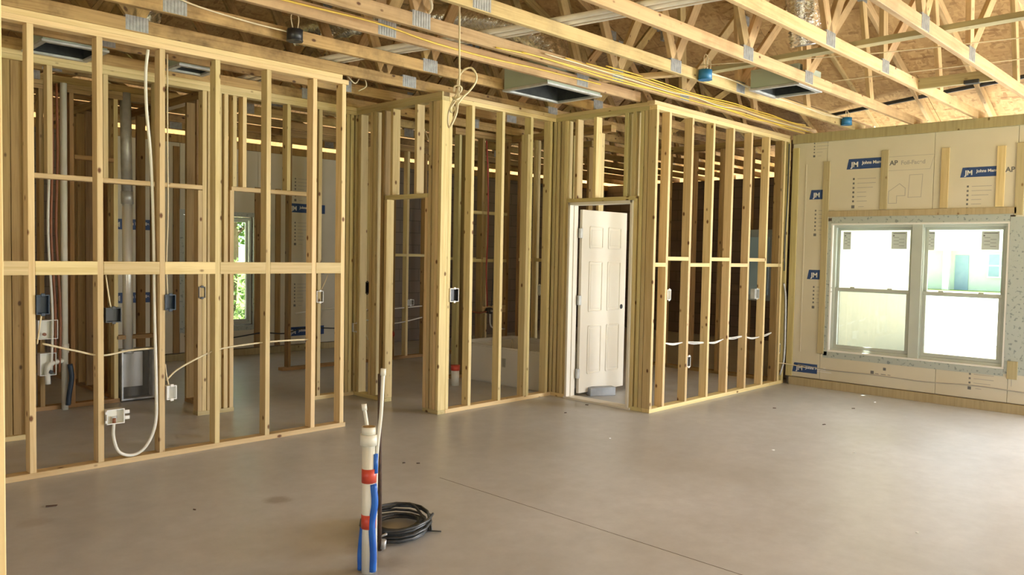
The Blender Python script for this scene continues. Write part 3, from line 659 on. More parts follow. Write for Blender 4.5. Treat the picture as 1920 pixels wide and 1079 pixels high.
a1 = thing('supply_pipe', sp(.03, 0, 0), 'tall thin white supply pipe rising beside the taped drain pipe', 'pipe')
tube('pipe', a1, [sp(.030, .012, 0), sp(.030, .012, .30), sp(.034, .004, .55), sp(.052, .0, .75), sp(.060, 0, .94)], .0085, PVC, 10); cyl('cap', a1, sp(.0595, 0, .925), sp(.0605, 0, .957), .0125, PVC, 12)
a2 = thing('supply_pipe', sp(-.025, .03, 0), 'short thin white supply pipe leaning out of the taped drain pipe', 'pipe')
tube('pipe', a2, [sp(-.01, .045, 0), sp(-.012, .045, .5), sp(-.018, .04, .66), sp(-.031, .03, .765)], .0085, PVC, 10); cyl('cap', a2, sp(-.0305, .03, .755), sp(-.033, .03, .785), .0125, PVC, 12)
Q0 = Vector((2.372, 3.191, 0))
rd = thing('ground_rod', Q0, 'thin rusty brown rod standing behind the taped drain pipe', 'rod')
cyl('rod', rd, Q0, Q0+Vector((-.007, .008, .89)), .010, RUST, 10); cyl('rod_clamp', rd, Q0+rv*.015+Vector((0, 0, .01)), Q0+rv*.02+Vector((0, 0, .055)), .014, GALV, 8); tube('clamp_bolt', rd, [Q0+Vector((0, 0, .07)), Q0+rv*.035+Vector((0, 0, .085))], .006, GALV, 6, 0)
cc = thing('cable_coil', (2.60, 3.345, 0), 'coil of dark grey cable lying on the slab behind the taped drain pipe', 'cable')
def coil_pts(n, r0, h):
    pts = []
    for k in range(n*14+1):
        t = k/14*2*math.pi; tt = k/(n*14); r = r0+.022*math.sin(t*.37+1.2)+.02*math.sin(tt*9)
        c = Vector((2.60, 3.345, 0)); pts.append(c+rv*(r*1.0*math.cos(t))+fv*(r*1.25*math.sin(t))+Vector((0, 0, .012+h*tt+.02*(1+math.sin(t*.5+tt*5))*tt)))
    return pts
for k, (n, r0, h) in enumerate(((4, .15, .03), (4, .138, .055), (3, .16, .05))): tube('cable_turns', cc, coil_pts(n, r0, h), .0075, CABLEBLK, 6, 0)
tube('cable_end', cc, [(2.60+rv.x*.14, 3.345+rv.y*.14, .01), (2.60+rv.x*.19, 3.345+rv.y*.19, .008), (2.60+rv.x*.235, 3.345+rv.y*.235, .006)], .004, CABLEBLK)
tube('cable_lead', cc, [Vector((2.60, 3.345, .01))-rv*.20+fv*.16, Vector((2.60, 3.345, .05))-rv*.1+fv*.21, Vector((2.60, 3.345, .10))+rv*.05+fv*.16, Vector((2.60, 3.345, .05))+rv*.16], .007, CABLEBLK)
for k, (x, y, s, m) in enumerate(((1.409, 5.011, .05, 0), (1.972, 4.406, .02, 0), (3.482, 4.415, .018, 0), (3.549, 4.337, .02, 0), (7.114, 2.937, .03, 0), (8.11, 3.058, .03, 0), (8.654, 3.045, .03, 1), (6.253, 2.345, .02, 1), (5.854, 2.807, .02, 1), (4.685, 1.395, .014, 1), (5.716, 4.817, .025, 0), (6.184, 4.936, .03, 0), (7.5, 3.6, .03, 0), (5.2, 3.9, .016, 1))):
    bm = bmesh.new(); box_bm(bm, (0, 0, .003), (s, s*.35, .006))
    for v in bm.verts: v.co += Vector((random.uniform(-1, 1), random.uniform(-1, 1), 0))*s*.12
    o = put('scrap', bm_mesh('scrap', bm), Matrix.Translation((x, y, 0)) @ Matrix.Rotation(random.uniform(-.9, .3)-.6, 4, 'Z'), None, (RUST, WHITE)[m])
    props(o, ('tiny dark scrap lying on the bare slab', 'tiny pale scrap lying on the bare slab')[m], 'scrap', ('dark scraps scattered on the slab', 'pale scraps scattered on the slab')[m])
# ------------------------------------------------------------------ electrical boxes and cables
def open_box(name, parent, c, w, h, dpt, face, mat, inner):
    """box open towards -Y ('y') or -X ('x'), front face centre c"""
    bm = bmesh.new(); box_bm(bm, (0, dpt/2, 0), (w, dpt, h)); bm.normal_update()
    f = [x for x in bm.faces if x.normal.y < -.9][0]
    bmesh.ops.inset_region(bm, faces=[f], thickness=.008)
    q = bmesh.ops.extrude_discrete_faces(bm, faces=[f])['faces'][0]
    bmesh.ops.translate(bm, verts=q.verts, vec=(0, dpt*.6, 0)); q.material_index = 1
    for e in q.edges:
        for k in e.link_faces: k.material_index = 1
    me = bm_mesh(name, bm); me.materials.append(mat); me.materials.append(inner)
    M = Matrix.Translation(Vector(c)) @ (Matrix.Rotation(-math.pi/2, 4, 'Z') if face == 'x' else Matrix.Identity(4))
    return put(name, me, M, parent)
def ebox(label, c, w, h, dpt, mat, inner=BLACK, face='y', wire=None, ears=True, nm='outlet_box'):
    t = thing(nm, (c[0], c[1], c[2]-h/2), label, 'electrical box', 'electrical boxes on the framing')
    b = open_box('box_body', t, c, w, h, dpt, face, mat, inner)
    if ears:
        for s in (-1, 1):
            if face == 'y': slab('screw_ear', b, (c[0]-.012, c[1]-.004, c[2]+s*h/2-.010), (c[0]+.012, c[1]+.004, c[2]+s*h/2+.010), mat)
            else: slab('screw_ear', b, (c[0]-.004, c[1]-.012, c[2]+s*h/2-.010), (c[0]+.004, c[1]+.012, c[2]+s*h/2+.010), mat)
    if wire: tube('cable_tail', t, wire, .005, CREAM)
    return t
ebox('dark blue switch box on the second stud from the left edge', (1.548, 5.655, 1.115), .075, .125, .06, NAVYBOX, NAVYBOX, wire=[(1.55, 5.70, 1.05), (1.54, 5.71, .95), (1.53, 5.72, .86)])
ebox('blue switch box on the stud right of the white tube loop', (2.355, 5.655, 1.105), .075, .11, .06, NAVYBOX, NAVYBOX, wire=[(2.352, 5.70, 1.15), (2.345, 5.70, 1.4), (2.36, 5.71, 1.75), (2.352, 5.70, 2.2), (2.35, 5.7, 2.85)])
ebox('square black box hanging beside the stud over the white valve box', (1.975, 5.66, 1.03), .10, .10, .06, BLACK, BLACK, wire=[(1.97, 5.70, 1.08), (1.96, 5.71, 1.16), (1.945, 5.72, 1.3)])
ebox('white outlet box low on the stud right of the white tube loop', (2.365, 5.655, .46), .07, .10, .06, WHITE, WHITE, wire=[(2.36, 5.70, .51), (2.345, 5.70, .58), (2.34, 5.71, .66)])
ebox('black switch box on the far side of the hall door framing', (3.135, 6.86, 1.10), .06, .10, .06, BLACK, BLACK)
ebox('white switch box with cables on the hall stud behind the long wall', (4.335, 6.86, 1.03), .075, .115, .06, WHITE, PALEINK, wire=[(4.36, 6.9, 1.08), (4.42, 6.9, 1.18), (4.46, 6.92, 1.25)])
ebox('white outlet box low on the hall corner studs', (4.775, 6.86, .70), .09, .09, .06, WHITE, PALEINK, wire=[(4.80, 6.9, .70), (4.9, 6.92, .66), (4.98, 6.95, .55)])
ebox('black two-gang box with white rim on the middle corner post', (4.918, 5.515, 1.10), .105, .125, .06, WHITE, BLACK)
ebox('white switch box with a cable on the first stud right of the door', (6.585, 4.27, 1.125), .06, .10, .06, WHITE, WHITE, wire=[(6.58, 4.31, 1.17), (6.585, 4.31, 1.28), (6.56, 4.32, 1.42), (6.57, 4.32, 1.75)])
ebox('grey box at mid height between the last closet studs', (8.40, 4.285, 1.09), .11, .11, .05, GALV, GALV)
ebox('small white outlet box low on the second closet stud', (6.985, 4.275, .44), .06, .11, .06, WHITE, INK)
ebox('small white outlet box low beside the corner conduit', (9.03, 4.30, .42), .06, .11, .06, WHITE, INK)
ebox('black switch box at the dim bathroom doorway', (4.75, 6.652, 1.12), .06, .12, .06, BLACK, BLACK, face='x')
ebox('white outlet box between the bathroom studs left of the drain stub', (6.98, 8.74, .78), .11, .08, .06, WHITE, PALEINK)
ebox('white box on the pale stud behind the bathtub', (7.14, 6.47, 1.06), .06, .12, .05, WHITE, WHITE, face='x')
ebox('dark box on the lower side of the laundry stud', (1.66, 7.93, .93), .10, .12, .06, BLACK, BLACK)
# junction boxes in the trusses
def jbox(label, c, mat, loops):
    t = thing('junction_box', (c[0], c[1], c[2]), label, 'electrical box', 'junction boxes in the trusses')
    o = Vector(c); cyl('box_body', t, o+Vector((0, 0, -.045)), o+Vector((0, 0, .03)), .056, mat, 8); cyl('box_rim', t, o+Vector((0, 0, -.05)), o+Vector((0, 0, -.043)), .059, mat, 8)
    for (dx, hh) in loops: tube('cable_loop', t, [o+Vector((dx-.015, 0, .03)), o+Vector((dx-.03, 0, .03+hh*.7)), o+Vector((dx, 0, .03+hh)), o+Vector((dx+.03, 0, .03+hh*.7)), o+Vector((dx+.02, 0, .03))], .004, CREAM)
    return t
jbox('blue junction box on the truss left of the small duct box', (5.80, 3.475, 2.995), BLUEBOX, ((-.0, .13), (.05, .10)))
jbox('blue junction box near the end of the truss by the window wall', (8.72, 3.475, 3.0), BLUEBOX, ((-.0, .08), (.05, .06)))
jbox('black junction box hanging under the left trusses', (2.93, 4.985, 2.985), BLACK, ((0, .12),))
def cable(label, pts, r, mat, grp=None, sides=6, sm=6, nm='cable'):
    o = tube(nm, None, pts, r, mat, sides, sm); return props(o, label, 'cable', grp)
cable('white cable running to the black junction box under the left trusses', [(1.9, 5.03, 3.12), (2.2, 5.035, 3.04), (2.6, 5.035, 3.01), (2.88, 5.0, 2.995)], .006, CREAM)
cable('yellow cable stapled along the truss behind the hanging white cable bundle', [(1.8, 4.425, 3.02), (2.5, 4.43, 3.01), (3.2, 4.428, 3.02), (3.7, 4.43, 2.99), (4.25, 4.43, 2.985), (4.8, 4.43, 3.0), (5.6, 4.4, 3.0)], .007, YELLOW)
for k in range(6):
    pts = []; x = 4.0+k*.25
    while x < 9.35:
        pts.append((x, 4.085-.008*(k % 3)+random.uniform(-.008, .006), 2.962+.016*k+random.uniform(-.012, .012))); x += .42
    cable('yellow cable in the bundle stapled along the truss above the right closet wall', pts, .0055, YELLOW if k != 2 else CREAM, 'yellow cable bundle over the right closet wall')
for k in range(2): cable('white cable following the truss with the two blue junction boxes', [(5.85, 3.515-.006*k, 3.02+.012*k), (6.3, 3.515, 3.035), (6.9, 3.515, 3.0+.02*k), (7.6, 3.515, 3.01), (8.2, 3.515, 3.0+.015*k), (8.66, 3.50, 3.02)], .005, CREAM, 'white cables along the blue box truss')
for k in range(2):
    zs = (.66, .63, .60, .612, .615, .585, .615); pts = []
    for i, (x, z) in enumerate(zip(xc[:6]+[8.86], zs)):
        pts.append((x, 4.325, z+.004*k)); nx = (xc[:6]+[8.86]+[9.0])[i+1]; nz = zs[min(i+1, 6)]
        if i < 6: pts.append(((x+nx)/2, 4.325-.006*k, (z+nz)/2-.012+k*(.018 if i % 2 else -.012)))
    cable(('upper', 'lower')[k]+' white cable threaded through the right closet studs at knee height', pts, .006, WHITE, 'cables through the right closet studs', sm=4)
cable('white cable from the laundry box across the long left wall', [(1.56, 5.72, .86), (1.75, 5.72, .80), (1.92, 5.72, .755), (2.1, 5.72, .775), (2.33, 5.72, .78)], .007, CREAM)
cable('cream cable rising through the long left wall studs toward the hall', [(2.35, 5.72, .54), (2.43, 5.72, .61), (2.6, 5.72, .69), (2.74, 5.72, .735), (2.95, 5.72, .755), (3.2, 5.72, .765), (3.54, 5.72, .76)], .007, CREAM)
cable('dark cable along the far bedroom wall under its window', [(4.5, 10.37, .32), (5.1, 10.36, .26), (5.6, 10.36, .30), (5.95, 10.36, .27), (6.3, 10.36, .33), (6.8, 10.36, .3)], .009, CABLEBLK)
cable('grey cable stapled along the foam board under the double window', [(4.15 and 9.11, 4.1, .245), (9.112, 3.7, .22), (9.112, 3.2, .225), (9.112, 2.7, .215), (9.112, 2.2, .235), (9.112, 1.6, .21)], .005, PALEINK)
cable('white cable end poking out of the corner at floor level', [(9.0, 4.31, .25), (9.08, 4.2, .24), (9.10, 4.0, .22)], .006, CREAM)
cable('dark cable hanging in the corner beside the closet wall', [(9.05, 4.27, 2.85), (9.03, 4.26, 2.3), (9.0, 4.26, 1.7), (9.03, 4.27, 1.35)], .008, CABLEBLK)
cable('grey conduit bending down in the corner beside the closet wall', [(9.03, 4.27, 1.2), (9.075, 4.265, 1.05), (9.085, 4.26, .7), (9.08, 4.26, .3), (9.05, 4.29, .1)], .012, GALV)
cable('thin cable spanning across the trusses to the right of the silver duct', [(5.75, 3.5, 3.06), (6.2, 2.3, 3.05), (6.5, 1.1, 3.06)], .004, CREAM)
cable('thin white cable under the right roof deck', [(6.95, 2.93, 3.05), (7.0, 2.32, 3.05), (7.1, 1.12, 3.05)], .004, CREAM)
cable('white cable draped over the trusses left of the hanging bundle', [(3.05, 3.95, 3.35), (3.25, 4.0, 3.2), (3.38, 4.06, 3.08), (3.42, 4.3, 3.04)], .010, CREAM)
cable('loose white cable curling behind the end of the left wall', [(3.9, 5.95, 3.12), (4.0, 5.9, 2.99), (4.1, 5.95, 2.97), (4.2, 6.0, 3.06), (4.25, 6.0, 2.98), (4.2, 6.05, 2.93)], .006, CREAM)
cable('cream cable dropping down inside the middle bathroom framing', [(5.6, 6.9, 2.96), (5.66, 6.8, 2.7), (5.82, 6.8, 2.45), (5.9, 6.8, 2.3)], .007, CREAM)
cable('white cable crossing the bathroom studs at outlet height', [(5.2, 8.79, .70), (5.8, 8.79, .74), (6.4, 8.79, .70), (7.2, 8.79, .72), (7.9, 8.79, .78)], .008, WHITE)
cable('second white cable sagging across the bathroom studs', [(5.9, 8.76, .62), (6.3, 8.76, .56), (6.7, 8.76, .5), (7.2, 8.76, .56)], .008, WHITE)
for k, y in enumerate((6.55, 7.6)):
    cable(('thin cable loop over the hall studs', 'thin cable loop over the laundry')[k], [(2.6, y-.4, 3.06), (3.0, y-.3, 3.03), (3.5, y-.25, 3.05), (4.2, y-.2, 3.03)], .006, CREAM)
# white supply pipes lying across the trusses
for k, (dx, r, lb) in enumerate(((0, .019, 'white pipe lying across the truss chords, nearer the window side'), (-.09, .019, 'white pipe lying across the truss chords, left of its twin'), (.085, .008, 'thin white pipe lying across the truss chords beside the thick pair'))):
    props(tube('ceiling_pipe', None, [(4.34+dx, 2.1, 3.061+.02*0), (4.05+dx, 4.1, 3.062), (3.72+dx, 5.7, 3.062), (3.62+dx, 7.3, 3.062)], r, PVC, 8, 4), lb, 'pipe', 'white pipes across the trusses')
# hanging cable bundle
hb = thing('cable_bundle', (3.40, 3.80, 3.06), 'looped bundle of white cable hanging from the trusses in front of the middle wall', 'cable')
def hp(px, py, d=0): return Vector((3.40, 3.80, 2.66))+rv*((px-335)*.00047)+fv*d+Vector((0, 0, (215-py)*.00047))
tube('cable_strand', hb, [hp(300, -1100), hp(322, -500), hp(328, 0), hp(335, 300), hp(325, 520), hp(300, 760), hp(225, 985), hp(190, 960, .02), hp(192, 800, .02), hp(250, 660), hp(310, 540), hp(330, 440)], .0062, CREAM, 7)
tube('cable_strand', hb, [hp(230, 990), hp(300, 840, -.02), hp(318, 700), hp(330, 520), hp(305, 400, .02), hp(350, 260, .03), hp(420, 200, .03), hp(500, 195, .03), hp(560, 290, .03), hp(545, 390, .03), hp(470, 500, .02), hp(380, 600), hp(310, 700), hp(245, 800), hp(225, 760, -.02), hp(280, 660)], .0062, CREAM, 7)
tube('cable_strand', hb, [hp(262, 520), hp(275, 470, -.02), hp(320, 450, -.025), hp(368, 480, -.02), hp(352, 530, -.01), hp(300, 560), hp(270, 620, .01), hp(260, 720), hp(300, 800), hp(270, 900, -.01), hp(235, 980)], .0062, CREAM, 7)
tube('tie_wrap', hb, [hp(250, 600), hp(300, 640, -.03), hp(345, 600), hp(300, 600, .03), hp(250, 610)], .007, CREAM, 6)
# ------------------------------------------------------------------ ceiling duct boxes and ducts
def duct_box(label, x0, x1, y0_, y1_, z0_, z1_):
    t = thing('duct_box', ((x0+x1)/2, (y0_+y1_)/2, z0_), label, 'duct box', 'ceiling duct boxes')
    th = .022
    slab('side_panel', t, (x0, y0_, z0_), (x0+th, y1_, z1_), BOARDG); slab('side_panel', t, (x1-th, y0_, z0_), (x1, y1_, z1_), BOARDG)
    slab('side_panel', t, (x0+th, y0_, z0_), (x1-th, y0_+th, z1_), BOARDG); slab('side_panel', t, (x0+th, y1_-th, z0_), (x1-th, y1_, z1_), BOARDG)
    slab('top_panel', t, (x0, y0_, z1_), (x1, y1_, z1_+th), BOARDG)
    bm = bmesh.new(); e = .003
    box_bm(bm, ((x0+x1)/2, (y0_+y1_)/2, z1_-.004), (x1-x0-2*th, y1_-y0_-2*th, .006))
    for (cx, cy, dx, dy) in ((x0+th+e, (y0_+y1_)/2, .004, y1_-y0_-2*th), (x1-th-e, (y0_+y1_)/2, .004, y1_-y0_-2*th), ((x0+x1)/2, y0_+th+e, x1-x0-2*th, .004), ((x0+x1)/2, y1_-th-e, x1-x0-2*th, .004)):
        box_bm(bm, (cx, cy, (z0_+z1_)/2), (dx, dy, z1_-z0_))
    o = W[t.name].translation; bmesh.ops.translate(bm, verts=bm.verts, vec=-o); put('black_lining', bm_mesh('lining', bm), Matrix.Translation(o), t, DUCTBLK)
    for (a, b) in (((x0-.01, y0_-.012, z0_-.02), (x1+.01, y0_+.03, z0_-.002)), ((x0-.01, y1_-.03, z0_-.02), (x1+.01, y1_+.01, z0_-.002)), ((x0-.01, y0_+.03, z0_-.02), (x0+.03, y1_-.03, z0_-.002)), ((x1-.03, y0_+.03, z0_-.02), (x1+.01, y1_-.03, z0_-.002))):
        slab('metal_flange', t, a, b, GALV)
    return t
duct_box('large green duct box with black inside between trusses above the middle', 5.03, 5.75, 4.515, 5.03, 2.945, 3.13)
duct_box('small green duct box between the right-hand trusses', 6.42, 6.86, 2.97, 3.40, 2.965, 3.10)
duct_box('dark duct box between the trusses above the far left studs', 1.74, 2.17, 6.33, 6.80, 2.945, 3.08)
duct_box('narrow dark duct box above the left wall beside the white tube', 2.72, 3.02, 6.36, 6.62, 2.955, 3.05)
def flex(label, pts, r):
    P = smooth_pts(pts, 14); o = P[0].copy(); bm = bmesh.new()
    rr = [r*(1+(.06 if i % 2 else -.04)+random.uniform(-.03, .03)) for i in range(len(P))]
    tube_bm(bm, [p-o for p in P], rr, 16); bmesh.ops.recalc_face_normals(bm, faces=bm.faces)
    return props(put('flexible_duct', bm_mesh('flexible_duct', bm, True), Matrix.Translation(o), None, FOIL), label, 'duct', 'silver flexible ducts')
flex('silver flexible duct rising from the large duct box', [(5.40, 4.75, 3.15), (5.36, 4.85, 3.40), (5.1, 5.35, 3.62), (4.6, 6.3, 3.70), (4.3, 7.4, 3.70)], .125)
flex('silver flexible duct hanging between the right-hand trusses', [(5.45, 2.62, 4.4), (5.58, 2.62, 3.8), (5.66, 2.62, 3.48), (5.73, 2.62, 3.25), (5.78, 2.62, 3.08)], .115)
flex('silver flexible duct crossing at the top left above the trusses', [(2.2, 5.75, 3.22), (2.35, 6.1, 3.22), (2.5, 6.6, 3.22), (2.6, 7.2, 3.25)], .11)
# ------------------------------------------------------------------ laundry plumbing and dryer duct
vb = thing('valve_box', (1.985, 5.65, .28), 'white ice-maker valve box low on a left wall stud with a tube below', 'valve box')
open_box('box_body', vb, (1.982, 5.645, .34), .115, .10, .06, 'y', WHITE, PVC)
for z in (.325, .365): slab('mount_tab', vb, (2.04, 5.645, z-.012), (2.072, 5.66, z+.012), WHITE)
for s in (-1, 1): slab('mount_tab', vb, (1.915, 5.645, .34+s*.03-.01), (1.93, 5.66, .34+s*.03+.01), WHITE)
cyl('valve', vb, (1.975, 5.66, .29), (1.975, 5.66, .33), .012, COPPER, 10); cyl('valve_handle', vb, (1.96, 5.655, .335), (1.99, 5.655, .335), .007, GALV, 8)
props(tube('water_tube', None, [(1.975, 5.665, .29), (1.975, 5.67, .20), (2.01, 5.67, .09), (2.10, 5.67, .052), (2.19, 5.67, .10), (2.255, 5.67, .25), (2.265, 5.68, .5), (2.262, 5.70, 1.0), (2.262, 5.72, 1.6), (2.245, 5.72, 2.1), (2.215, 5.72, 2.45), (2.21, 5.72, 2.7), (2.225, 5.72, 2.86)], .011, PVC, 8), 'white water tube looping from the valve box up the left wall stud', 'tube')
vs_ = thing('vent_stack', (2.335, 7.90, 0), 'white plastic vent stack standing behind the left wall studs', 'pipe')
cyl('pipe', vs_, (2.335, 7.90, 0), (2.335, 7.90, 2.94), .028, PVC, 16); cyl('coupling', vs_, (2.335, 7.90, .52), (2.335, 7.90, .60), .035, PVC, 16)
tube('branch', vs_, [(2.335, 7.90, .45), (2.25, 7.89, .44), (2.19, 7.88, .40), (2.19, 7.88, .25)], .024, PVC, 10)
for k, (x, m, lb) in enumerate(((2.245, COPPER, 'brown water pipe left of the white vent stack'), (2.285, COPPER, 'brown water pipe just beside the white vent stack'), (2.22, PVC, 'thin white water pipe left of the white vent stack'))):
    props(tube('water_pipe', None, [(x, 7.88, .35), (x+.01, 7.88, .9), (x-.02, 7.88, 1.6), (x, 7.9, 2.3), (x, 7.92, 2.93)], .011, m, 8), lb, 'pipe', 'laundry water pipes')
wb = thing('washer_box', (2.19, 7.86, .66), 'white washer supply box among the laundry pipes', 'valve box')
open_box('box_body', wb, (2.19, 7.86, .74), .16, .17, .08, 'y', WHITE, PVC); cyl('valve', wb, (2.16, 7.87, .70), (2.16, 7.85, .70), .015, COPPER, 8)
wb2 = thing('trap_box', (2.19, 7.86, .34), 'white drain box below the washer supply box', 'valve box')
open_box('box_body', wb2, (2.19, 7.86, .43), .13, .20, .08, 'y', WHITE, PVC); cyl('valve', wb2, (2.21, 7.87, .36), (2.21, 7.85, .36), .018, BLACK, 8)
props(tube('drain_hose', None, [(2.36, 7.84, .42), (2.37, 7.83, .30), (2.35, 7.83, .15), (2.34, 7.83, .05)], .022, NAVYBOX, 8), 'dark drain hose hanging to the laundry floor', 'hose')
dd = thing('dryer_duct', (2.915, 7.98, .5), 'shiny metal dryer duct standing on the dryer box', 'duct')
cyl('lower_duct', dd, (2.915, 7.985, .50), (2.912, 7.985, 1.93), .046, DUCTM, 24); cyl('collar', dd, (2.912, 7.985, 1.90), (2.910, 7.985, 2.02), .055, GALV, 24); cyl('upper_duct', dd, (2.910, 7.985, 2.0), (2.895, 7.985, 2.95), .050, GALV, 24)
db = thing('dryer_box', (2.985, 7.99, .01), 'recessed metal dryer box at the floor under the shiny duct', 'dryer box')
ring('box_rim', db, 0, 2.835, 3.145, .012, .505, .018, 7.925, 8.04, GALV); slab('back_panel', db, (2.853, 8.028, .03), (3.127, 8.04, .487), mottled('recess_shade_metal', (.16, .155, .14), (.2, .195, .175), 6, .5, .3))  # back panel coloured dark to stand for the shaded gap inside the box
slab('inner_panel', db, (2.853, 8.0, .13), (3.06, 8.026, .47), mottled('pale_metal', (.5, .5, .48), (.58, .58, .55), 4, .4, .6))
cyl('duct_collar', db, (2.915, 7.985, .46), (2.915, 7.985, .49), .05, GALV, 20)
# ------------------------------------------------------------------ bathroom fittings
tb = thing('bathtub', (6.73, 6.16, 0), 'white alcove bathtub seen between the middle wall studs', 'bathtub')
bm = bmesh.new(); X0, X1, Y0, Y1, ZT = 6.36, 7.12, 5.64, 6.90, .43
box_bm(bm, ((X0+X1)/2, (Y0+Y1)/2, ZT/2), (X1-X0, Y1-Y0, ZT)); bm.normal_update()
tf = [f for f in bm.faces if f.normal.z > .9][0]
bmesh.ops.inset_region(bm, faces=[tf], thickness=.075)
r = bmesh.ops.extrude_discrete_faces(bm, faces=[tf]); nf = r['faces'][0]
for v in nf.verts:
    v.co.z -= .34; c = Vector(((X0+X1)/2, (Y0+Y1)/2, v.co.z)); v.co = c+(v.co-c)*.80
bmesh.ops.bevel(bm, geom=bm.edges[:], offset=.016, segments=2, affect='EDGES')
o = W[tb.name].translation; bmesh.ops.translate(bm, verts=bm.verts, vec=-o); put('tub_body', bm_mesh('tub', bm, False), Matrix.Translation(o), tb, TUBW)
slab('tile_flange', tb, (7.10, 5.64, .42), (7.13, 6.90, .47), TUBW); slab('tile_flange', tb, (6.40, 6.88, .42), (7.10, 6.91, .47), TUBW)
slab('apron_sticker', tb, (6.355, 6.25, .21), (6.362, 6.30, .31), STICK)
sv = thing('shower_valve', (6.77, 6.97, .78), 'dark shower valve with red and white pipes on the tub end wall', 'valve')
cyl('valve_body', sv, (6.775, 6.99, .79), (6.775, 6.93, .79), .04, BLACK, 14); cyl('valve_stem', sv, (6.775, 6.93, .79), (6.775, 6.89, .79), .014, GALV, 8)
tube('hot_pipe', sv, [(6.76, 6.98, .84), (6.735, 6.98, 1.3), (6.75, 6.98, 1.8), (6.735, 6.98, 2.4), (6.71, 6.99, 2.85)], .009, REDPEX, 8)
tube('cold_pipe', sv, [(6.80, 6.97, .76), (6.79, 6.95, .62), (6.86, 6.95, .57), (7.05, 6.96, .55)], .009, WHITE, 8); tube('riser', sv, [(6.83, 6.98, .84), (6.86, 6.98, 1.3), (6.86, 6.98, 1.9)], .007, CABLEBLK, 6)
tube('supply_branch', sv, [(6.45, 6.97, .80), (6.6, 6.96, .77), (6.73, 6.96, .78)], .011, COPPER, 8)
ds = thing('drain_stub', (5.95, 6.64, 0), 'white drain stub with a red cap on the bathroom floor', 'pipe')
cyl('pipe', ds, (5.95, 6.64, 0), (5.95, 6.64, .18), .045, PVC, 16); cyl('red_cap', ds, (5.95, 6.64, .17), (5.95, 6.64, .23), .052, REDTAPE, 16)
ds2 = thing('drain_stub', (6.55, 8.55, 0), 'dim drain arm with a red cap at the back of the bathroom', 'pipe')
tube('pipe', ds2, [(6.3, 8.72, .36), (6.5, 8.72, .36), (6.6, 8.72, .36)], .035, PVC, 10); cyl('red_cap', ds2, (6.58, 8.72, .36), (6.66, 8.72, .36), .042, REDTAPE, 14)
props(tube('water_pipe', None, [(6.36, 6.96, .05), (6.36, 6.96, .5), (6.37, 6.96, .95)], .013, REDPEX, 8), 'red water pipe standing near the tub end', 'pipe')
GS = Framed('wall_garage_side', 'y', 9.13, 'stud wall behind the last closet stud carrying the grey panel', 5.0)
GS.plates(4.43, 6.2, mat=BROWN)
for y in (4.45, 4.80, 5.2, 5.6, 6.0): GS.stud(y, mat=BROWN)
ep = thing('electrical_panel', (9.06, 4.62, .95), 'grey electrical panel edge behind the last closet stud', 'electrical panel')
slab('cabinet', ep, (9.02, 4.42, .98), (9.131, 4.78, 1.84), mottled('panel_grey', (.22, .26, .28), (.25, .29, .31), 5, .45)); slab('panel_door', ep, (9.005, 4.46, 1.05), (9.02, 4.74, 1.75), BLUEDOOR)
# ------------------------------------------------------------------ outside the windows
nh = thing('neighbour_house', (51, 14, -.15), 'pale green neighbouring house with a blue front door across the street', 'house')
slab('wall', nh, (51, 5.5, -.2), (56, 24, 3.0), PALEGREEN, 0); slab('white_fascia', nh, (50.2, 5, 2.1), (51.2, 24, 4.6), WHITE, 0); slab('porch_column', nh, (50.2, 13.85, -.2), (50.5, 14.2, 2.2), WHITE, 0)
slab('front_door', nh, (50.93, 13.05, -.15), (51, 13.75, 1.85), BLUEDOOR, 0); w = slab('house_window', nh, (50.9, 10.8, .6), (51, 12.1, 2.0), WHITE, 0)
for (a, b) in ((10.88, 11.4), (11.5, 12.02)):
    for (c, d) in ((.68, 1.25), (1.33, 1.92)): slab('window_pane', w, (50.87, a, c), (50.9, b, d), BLUEDOOR, 0)
rf = poly_prism('roof', nh, [(50, 4.5, 4.6), (50, 24.5, 4.6), (54, 24.5, 6.6), (54, 4.5, 6.6)], (0, 0, 1), .1, SHINGLE)
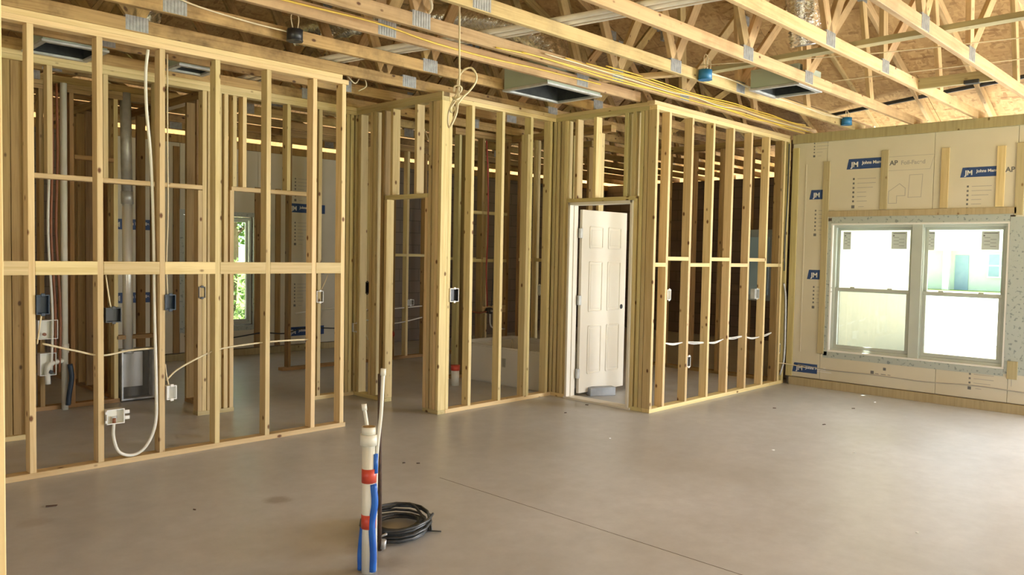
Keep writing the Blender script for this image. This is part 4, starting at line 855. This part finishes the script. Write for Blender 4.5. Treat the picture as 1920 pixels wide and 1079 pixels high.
def leafy(name, label, cat, base, trunk_h, centers, n, leaf, group):
    t = thing(name, base, label, cat, group); o = Vector(base)
    if trunk_h:
        tube('trunk', t, [o, o+Vector((.1, .05, trunk_h*.6)), o+Vector((0, 0, trunk_h))], [.16]*9+[.11]*4 if False else .14, BARK, 8)
        for c in centers: tube('branch', t, [o+Vector((0, 0, trunk_h*.7)), o+Vector(c[0])*.6+Vector((0, 0, trunk_h*.3)), o+Vector(c[0])], .05, BARK, 5)
    rnd = random.Random(name+label); vs_l = []; fs = []
    for (c, r) in centers:
        for _ in range(n):
            while True:
                d = Vector((rnd.uniform(-1, 1), rnd.uniform(-1, 1), rnd.uniform(-1, 1)))
                if d.length < 1: break
            p = Vector(c)+Vector((d.x*r[0], d.y*r[1], d.z*r[2])); u = Vector((rnd.gauss(0, 1), rnd.gauss(0, 1), rnd.gauss(0, 1))).normalized(); v = u.orthogonal().normalized(); s = leaf*rnd.uniform(.6, 1.3)
            i = len(vs_l); vs_l += [p-u*s, p+v*s*.5, p+u*s, p-v*s*.5]; fs.append((i, i+1, i+2, i+3))
    me = bpy.data.meshes.new('foliage'); me.from_pydata(vs_l, [], fs); put('foliage', me, Matrix.Translation(o), t, LEAF); return t
leafy('garden_tree', 'leafy green tree behind the far bedroom window', 'tree', (9.4, 19, -.15), 2.6, [((0, 0, 3.6), (2.2, 2.2, 1.7)), ((1.2, .6, 2.6), (1.6, 1.6, 1.0))], 1500, .11, 'garden trees')
leafy('garden_tree', 'sparse shade tree close outside the far bedroom window', 'tree', (6.7, 15.2, -.15), 4.0, [((-.6, -.9, 6.0), (1.3, 1.3, 1.0)), ((.7, -.5, 5.2), (1.1, 1.1, .8)), ((-1.3, -.6, 5.4), (1.0, 1.0, .7))], 620, .13, 'garden trees')
leafy('garden_shrub', 'low green shrub under the far bedroom window view', 'shrub', (8.2, 16.5, -.15), 0, [((0, 0, .7), (1.2, .8, .8)), ((1.3, .3, .5), (.9, .7, .6))], 800, .07, 'garden shrubs')
